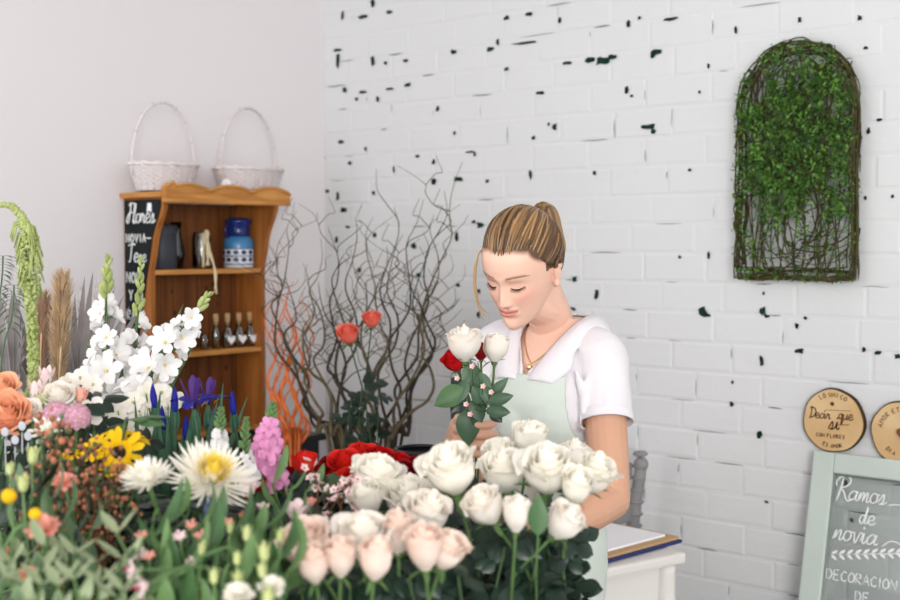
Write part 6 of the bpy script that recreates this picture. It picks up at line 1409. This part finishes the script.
vz = 1.283; keep &= ~((by > -.01) & (np.abs(bx) < (bz - vz) * .72) & (bz > vz)); keep &= ~((bz > 1.372 + .15 * np.clip(-by - .0, 0, .1)) & (np.abs(bx) < .085)); keep &= bz > .80
cs2 = cs + ns * (.0022 * np.sin(bz * 90 + bx * 55) * np.clip((1.25 - bz) / .1, 0, 1) + .0012 * np.sin(bz * 47 - by * 80))[:, None]
# strictly outside the body
bvs = BVHTree.FromPolygons([tuple(c) for c in co], fs)
mb, used = subset(cs2, fS, keep); sh_o = mb.build('polo_shirt', M_shirt, lp); md = sh_o.modifiers.new('t', 'SOLIDIFY'); md.thickness = .0022; md.offset = 0
# sleeve hems
for sh, el, r_ in ((Lsh, Lel, .0548), (Rsh, Rel, .0548)):
    ax_ = (el - sh).normalized(); u_, w_ = perp(ax_); c_ = sh.lerp(el, .455); mb = MB(); rows = [[c_ + ax_ * o + (u_ * math.cos(a) + w_ * math.sin(a)) * rr_ for a in np.linspace(0, 2 * pi, 40, endpoint=False)] for o, rr_ in ((-.018, r_ - .0010), (-.016, r_ + .0008), (.004, r_ + .0014), (.005, r_ - .001), (-.010, r_ - .002))]; mb.grid(rows, 0, True); mb.build('sleeve_hem', M_shirt, lp)
# collar: two leaves of cloth running from the nape to the points
bvsh = BVHTree.FromPolygons([tuple(c) for c in cs], fS)
def hug(p, off):
    r_ = bvsh.find_nearest(p); n_ = r_[1]
    return r_[0] + n_ * off
for sg in (-1, 1):
    inn = [BL(0, -.075, 1.405), BL(sg * .040, -.062, 1.405), BL(sg * .058, -.025, 1.395), BL(sg * .054, .020, 1.370), BL(sg * .036, .068, 1.325), BL(sg * .008, .115, 1.272)]
    outr = [BL(0, -.12, 1.350), BL(sg * .062, -.10, 1.350), BL(sg * .098, -.030, 1.350), BL(sg * .106, .030, 1.330), BL(sg * .102, .085, 1.300), BL(sg * .080, .13, 1.278)]
    A1, B1 = catmull([hug(p, .004) for p in inn], 6), catmull([hug(p, .011) for p in outr], 6); rows = []
    for v in range(9):
        t = v / 8; rows.append([hug(a.lerp(b, t), .005 + .009 * math.sin(pi * min(1, t * 1.1)) + .006 * t) if 0 < v < 8 else (a if v == 0 else b) for a, b in zip(A1, B1)])
    for row in rows:                                       # even the cloth out
        for _ in range(3): row[1:-1] = [(row[i - 1] + row[i] * 2 + row[i + 1]) / 4 for i in range(1, len(row) - 1)]
    mb = MB(); mb.grid(rows); o = mb.build('collar', M_shirt, lp); md = o.modifiers.new('t', 'SOLIDIFY'); md.thickness = .003; md.offset = 0
# ---- apron
mb = MB(); ap = [(z, w + .014, f + .020, b - .014, e) for z, w, f, b, e in torso if z > .75 and z < 1.35]
lower = [(.42, .178, .14, -.15, 1), (.60, .172, .125, -.15, 1)]
loft(mb, interp_secs(lower + ap, 40), BL)
for sg in (-1, 1): mb.ball(BL(sg * .062, .062, 1.200), .079, 18, 0, (1, .85, 1))
mb.ball(BL(0, .085, 1.19), .06, 14, 0, (1.2, .8, 1.2))
ca, na, fA = remesh(mb, .0045, 6, .5); bx, by, bz = toBL(ca)
half = np.interp(bz, [1.0, 1.05, 1.15, 1.285], [.16, .135, .118, .094]); front = by > -.005
keep = (front & (np.abs(bx) < half + .004) & (bz < 1.289) & (bz > .99)) | ((bz <= 1.0) & (bz > .44) & ((by > -.06)))
ca2 = ca + na * (.003 * np.sin(bx * 60 + bz * 12) * np.clip((1.0 - bz) / .2, 0, 1) + .0012 * np.sin(bx * 40 - bz * 30))[:, None]
lim = np.where(bz > 1.0, half, 9); nbx = np.clip(bx, -lim, lim); ca2 = ca2 + (nbx - bx)[:, None] * np.array(EL); ca2[:, 2] = np.minimum(ca2[:, 2], 1.285)
mb, used = subset(ca2, fA, keep); o = mb.build('apron', M_apron, lp); md = o.modifiers.new('t', 'SOLIDIFY'); md.thickness = .0022; md.offset = 0
for sg in (-1, 1):
    pts = catmull([hug(q_, .0035) for q_ in (BL(sg * .080, .135, 1.278), BL(sg * .082, .10, 1.305), BL(sg * .080, .055, 1.345), BL(sg * .072, .0, 1.372), BL(sg * .060, -.05, 1.372), BL(sg * .03, -.12, 1.33))], 6)
    mb = MB(); rows = []
    for i, p in enumerate(pts): rows.append([p + EL * o_ * .012 for o_ in (-1, 0, 1)])
    mb.grid(rows); o = mb.build('apron_strap', M_apron, lp); md = o.modifiers.new('t', 'SOLIDIFY'); md.thickness = .003; md.offset = 0
mb = MB(); pts = [BL(.186 * math.sin(a), -.004 + (.118 if math.cos(a) > 0 else .125) * math.cos(a), 1.0 - .0 * a) for a in np.linspace(-pi, pi, 49)]
for a, b in zip(pts[:-1], pts[1:]): pass
rows = [[p + UZ * o_ for p in [BL((.152 if abs(a) < 1.5 else .150) * math.sin(a), -.006 + (.116 if math.cos(a) > 0 else .106) * math.cos(a), .995) for a in np.linspace(-pi, pi, 49)]] for o_ in (-.012, .012)]
mb.grid(rows); o = mb.build('waist_tie', M_apron, lp); md = o.modifiers.new('t', 'SOLIDIFY'); md.thickness = .003
# ---- trousers and shoes (below the picture)
mb = MB(); loft(mb, interp_secs([(.68, .150, .088, -.128, 1), (.80, .158, .088, -.139, .96), (.90, .150, .091, -.124, .94), (.96, .138, .088, -.106, .94)], 12), BL)
for sg in (-1, 1): mb.tube(catmull([BL(sg * .078, -.02, .76), BL(sg * .085, -.01, .48), BL(sg * .095, -.015, .26), BL(sg * .10, -.03, .06)], 6), [.080, .064, .056, .048], 20)
ct, nt_, fT = remesh(mb, .010, 3, .5); mb = MB(); mb.v = [tuple(c) for c in ct]; mb.f = fT; mb.m = [0] * len(fT); mb.build('trousers', M_denim, lp)
for sg in (-1, 1):
    mb = MB(); mb.tube(catmull([BL(sg * .10, -.06, .04), BL(sg * .10, .0, .045), BL(sg * .105, .07, .035), BL(sg * .11, .15, .026)], 5), [.036, .042, .04, .026], 14); mb.tube([BL(sg * .10, -.03, .12), BL(sg * .10, -.025, .05)], [.034, .038], 14); mb.build('shoe', M_tablew, lp)
    mb = MB(); mb.tube([BL(sg * .10, -.07, .011), BL(sg * .105, .05, .011), BL(sg * .11, .15, .011)], [.03, .042, .032], 12, flat=V((0, 0, 1)).cross(EF) if False else None); 
# ---- necklace
bvn = BVHTree.FromPolygons([tuple(c) for c in co], fs)
def onchest(x, z):
    o_ = BL(x, .4, z); r_ = bvn.ray_cast(o_, -EF); return (r_[0] + EF * .0015) if r_[0] else BL(x, .05, z)
nl = thing('necklace', 'thin gold necklace with a small pendant resting on the chest of the woman', 'necklace', onchest(0, 1.30))
pts = [onchest(sg_x, 1.305 + .068 * (abs(sg_x) / .062) ** 1.25) for sg_x in np.linspace(-.060, .060, 27)]
mb = MB(); mb.tube(pts, .0011, 5); mb.build('chain', M_gold, nl); mb = MB(); c_ = onchest(0, 1.297); mb.ball(c_ + EF * .002, .0062, 12, 0, (1, .35, 1.1), None); mb.build('pendant', M_gold, nl)

# ================================================================== the held bouquet
def held(px, py, w, z, d, m, lab, name, op, nl, bh=1.0):
    Rt = S - G_ * .16 + V((R(-.012, .012), R(-.008, .008), 0)); c = P(px, py, z); W = w * z / FPX; d = V(d).normalized(); H = W * bh; base = c - d * H * .5
    t = thing(name, lab, 'flower', base, 'roses in the hand'); mb = MB(); bloom(mb, base, d, W, H, op, 5, seed=int(px)); mb.build('bloom', m, t); mb = MB(); sepals(mb, base, d, W * .55); mb.build('sepals', M_stem, t)
    thru = S + V((R(-.008, .008), R(-.006, .006), 0)); path = catmull([base, base - d * .05, thru.lerp(base, .3), thru, Rt], 6); mb = MB(); mb.tube(path, .0026, 6); mb.build('stem', M_stem, t); return t, path
H1 = held(464, 343, 36, 2.28, (-.05, -.15, 1), M_cream, 'larger white rose held in the hand, the one furthest from her face', 'white_rose', .35, 2)
H2 = held(496, 347, 29, 2.30, (.1, -.1, 1), M_cream, 'smaller white rose held in the hand, touching her collar', 'white_rose', .2, 2)
H3 = held(454, 360, 24, 2.30, (-.35, -.4, .9), M_red, 'red rose held in the hand below the larger white rose', 'red_rose', .6, 1)
H4 = held(481, 351, 18, 2.36, (.0, .1, 1), M_dred, 'dark red rose wedged between the two held white roses', 'red_rose', .3, 1)
def hleaf(t, o, d, n, L, W, m=M_leafd, bend=.3): mb = MB(); mb.leaf(o, d, n, L, W, bend, -.2, ny=8, wave=.015); mb.tube([o, o - V(d).normalized() * .02], .0009, 4); mb.build('leaf', m, t)
M_hleaf = mat('held_leaf', rgb(66, 96, 68), .42, .4, trans=.18, noise=.2, nscale=10)
z = 2.27
for T, (x0, y0), (x1, y1), W, mm in ((H3, (464, 388), (437, 404), .040, M_leafm), (H1, (471, 362), (473, 392), .038, M_hleaf), (H1, (468, 408), (469, 443), .046, M_hleaf), (H2, (483, 405), (474, 388), .026, M_hleaf), (H2, (486, 400), (506, 380), .022, M_hleaf), (H2, (488, 402), (511, 396), .024, M_hleaf), (H2, (486, 410), (508, 412), .026, M_hleaf), (H4, (480, 372), (486, 398), .030, M_hleaf), (H1, (466, 380), (457, 402), .026, M_hleaf), (H2, (482, 384), (492, 405), .024, M_hleaf), (H3, (462, 400), (452, 412), .024, M_leafd), (H1, (474, 398), (482, 420), .034, M_hleaf), (H2, (490, 410), (501, 421), .022, M_leafd)):
    zz = z + R(-.03, .03); a, b = P(x0, y0, zz), P(x1, y1, zz - .01); hleaf(T[0], a, b - a, V((R(-.3, .3), -1, .25)), (b - a).length * 1.1, W, mm)
for i, (px, py) in enumerate(((472, 366), (457, 378), (466, 404), (483, 386), (491, 392), (470, 414))):
    c = P(px, py, 2.25); t = thing('waxflower', 'tiny pink white filler blossom inside the held bouquet', 'flower', c, 'filler blossoms in the held bouquet'); mb = MB()
    for k in range(5): mb.leaf(c, V((math.cos(k * 1.257), -.5, math.sin(k * 1.257))), V((0, -1, 0)), .006, .0045, .2, .2, 0 if k % 4 else 1, 'round', 2, 3)
    mb.build('petals', [M_palepink, M_salmon], t); mb = MB(); mb.tube(catmull([c, S.lerp(c, .6), S, S - G_ * .1], 4), .0009, 4); mb.build('stem', M_stemd, t)
# ------------------------------------------------------------------ light
w = bpy.data.worlds.new('world'); sc.world = w; w.use_nodes = True; bg = w.node_tree.nodes['Background']
bg.inputs['Color'].default_value = (.93, .96, 1, 1); bg.inputs['Strength'].default_value = 1.35
def area(name, loc, target, size, power, col):
    l = bpy.data.lights.new(name, 'AREA'); l.shape = 'RECTANGLE'; l.size, l.size_y = size; l.energy = power; l.color = col
    o = bpy.data.objects.new(name, l); COL.objects.link(o); o.location = loc; o.rotation_euler = (V(target) - V(loc)).to_track_quat('-Z', 'Y').to_euler(); return o
area('shop_window_light', (.5, -2.6, 1.9), (-.2, 3, 1.1), (1.4, 1.2), 105, (1, .985, .97))
area('side_window_light', (-3.0, .6, 2.2), (.2, 2.6, 1.2), (2.0, 1.8), 25, (1, .99, .98))
sc.view_settings.view_transform = 'Standard'; sc.view_settings.look = 'None'; sc.view_settings.gamma = 1; sc.view_settings.use_curve_mapping = False
sc.view_settings.exposure = 0.33
sc.cycles.max_bounces = 6; sc.cycles.transparent_max_bounces = 12; sc.cycles.use_denoising = True
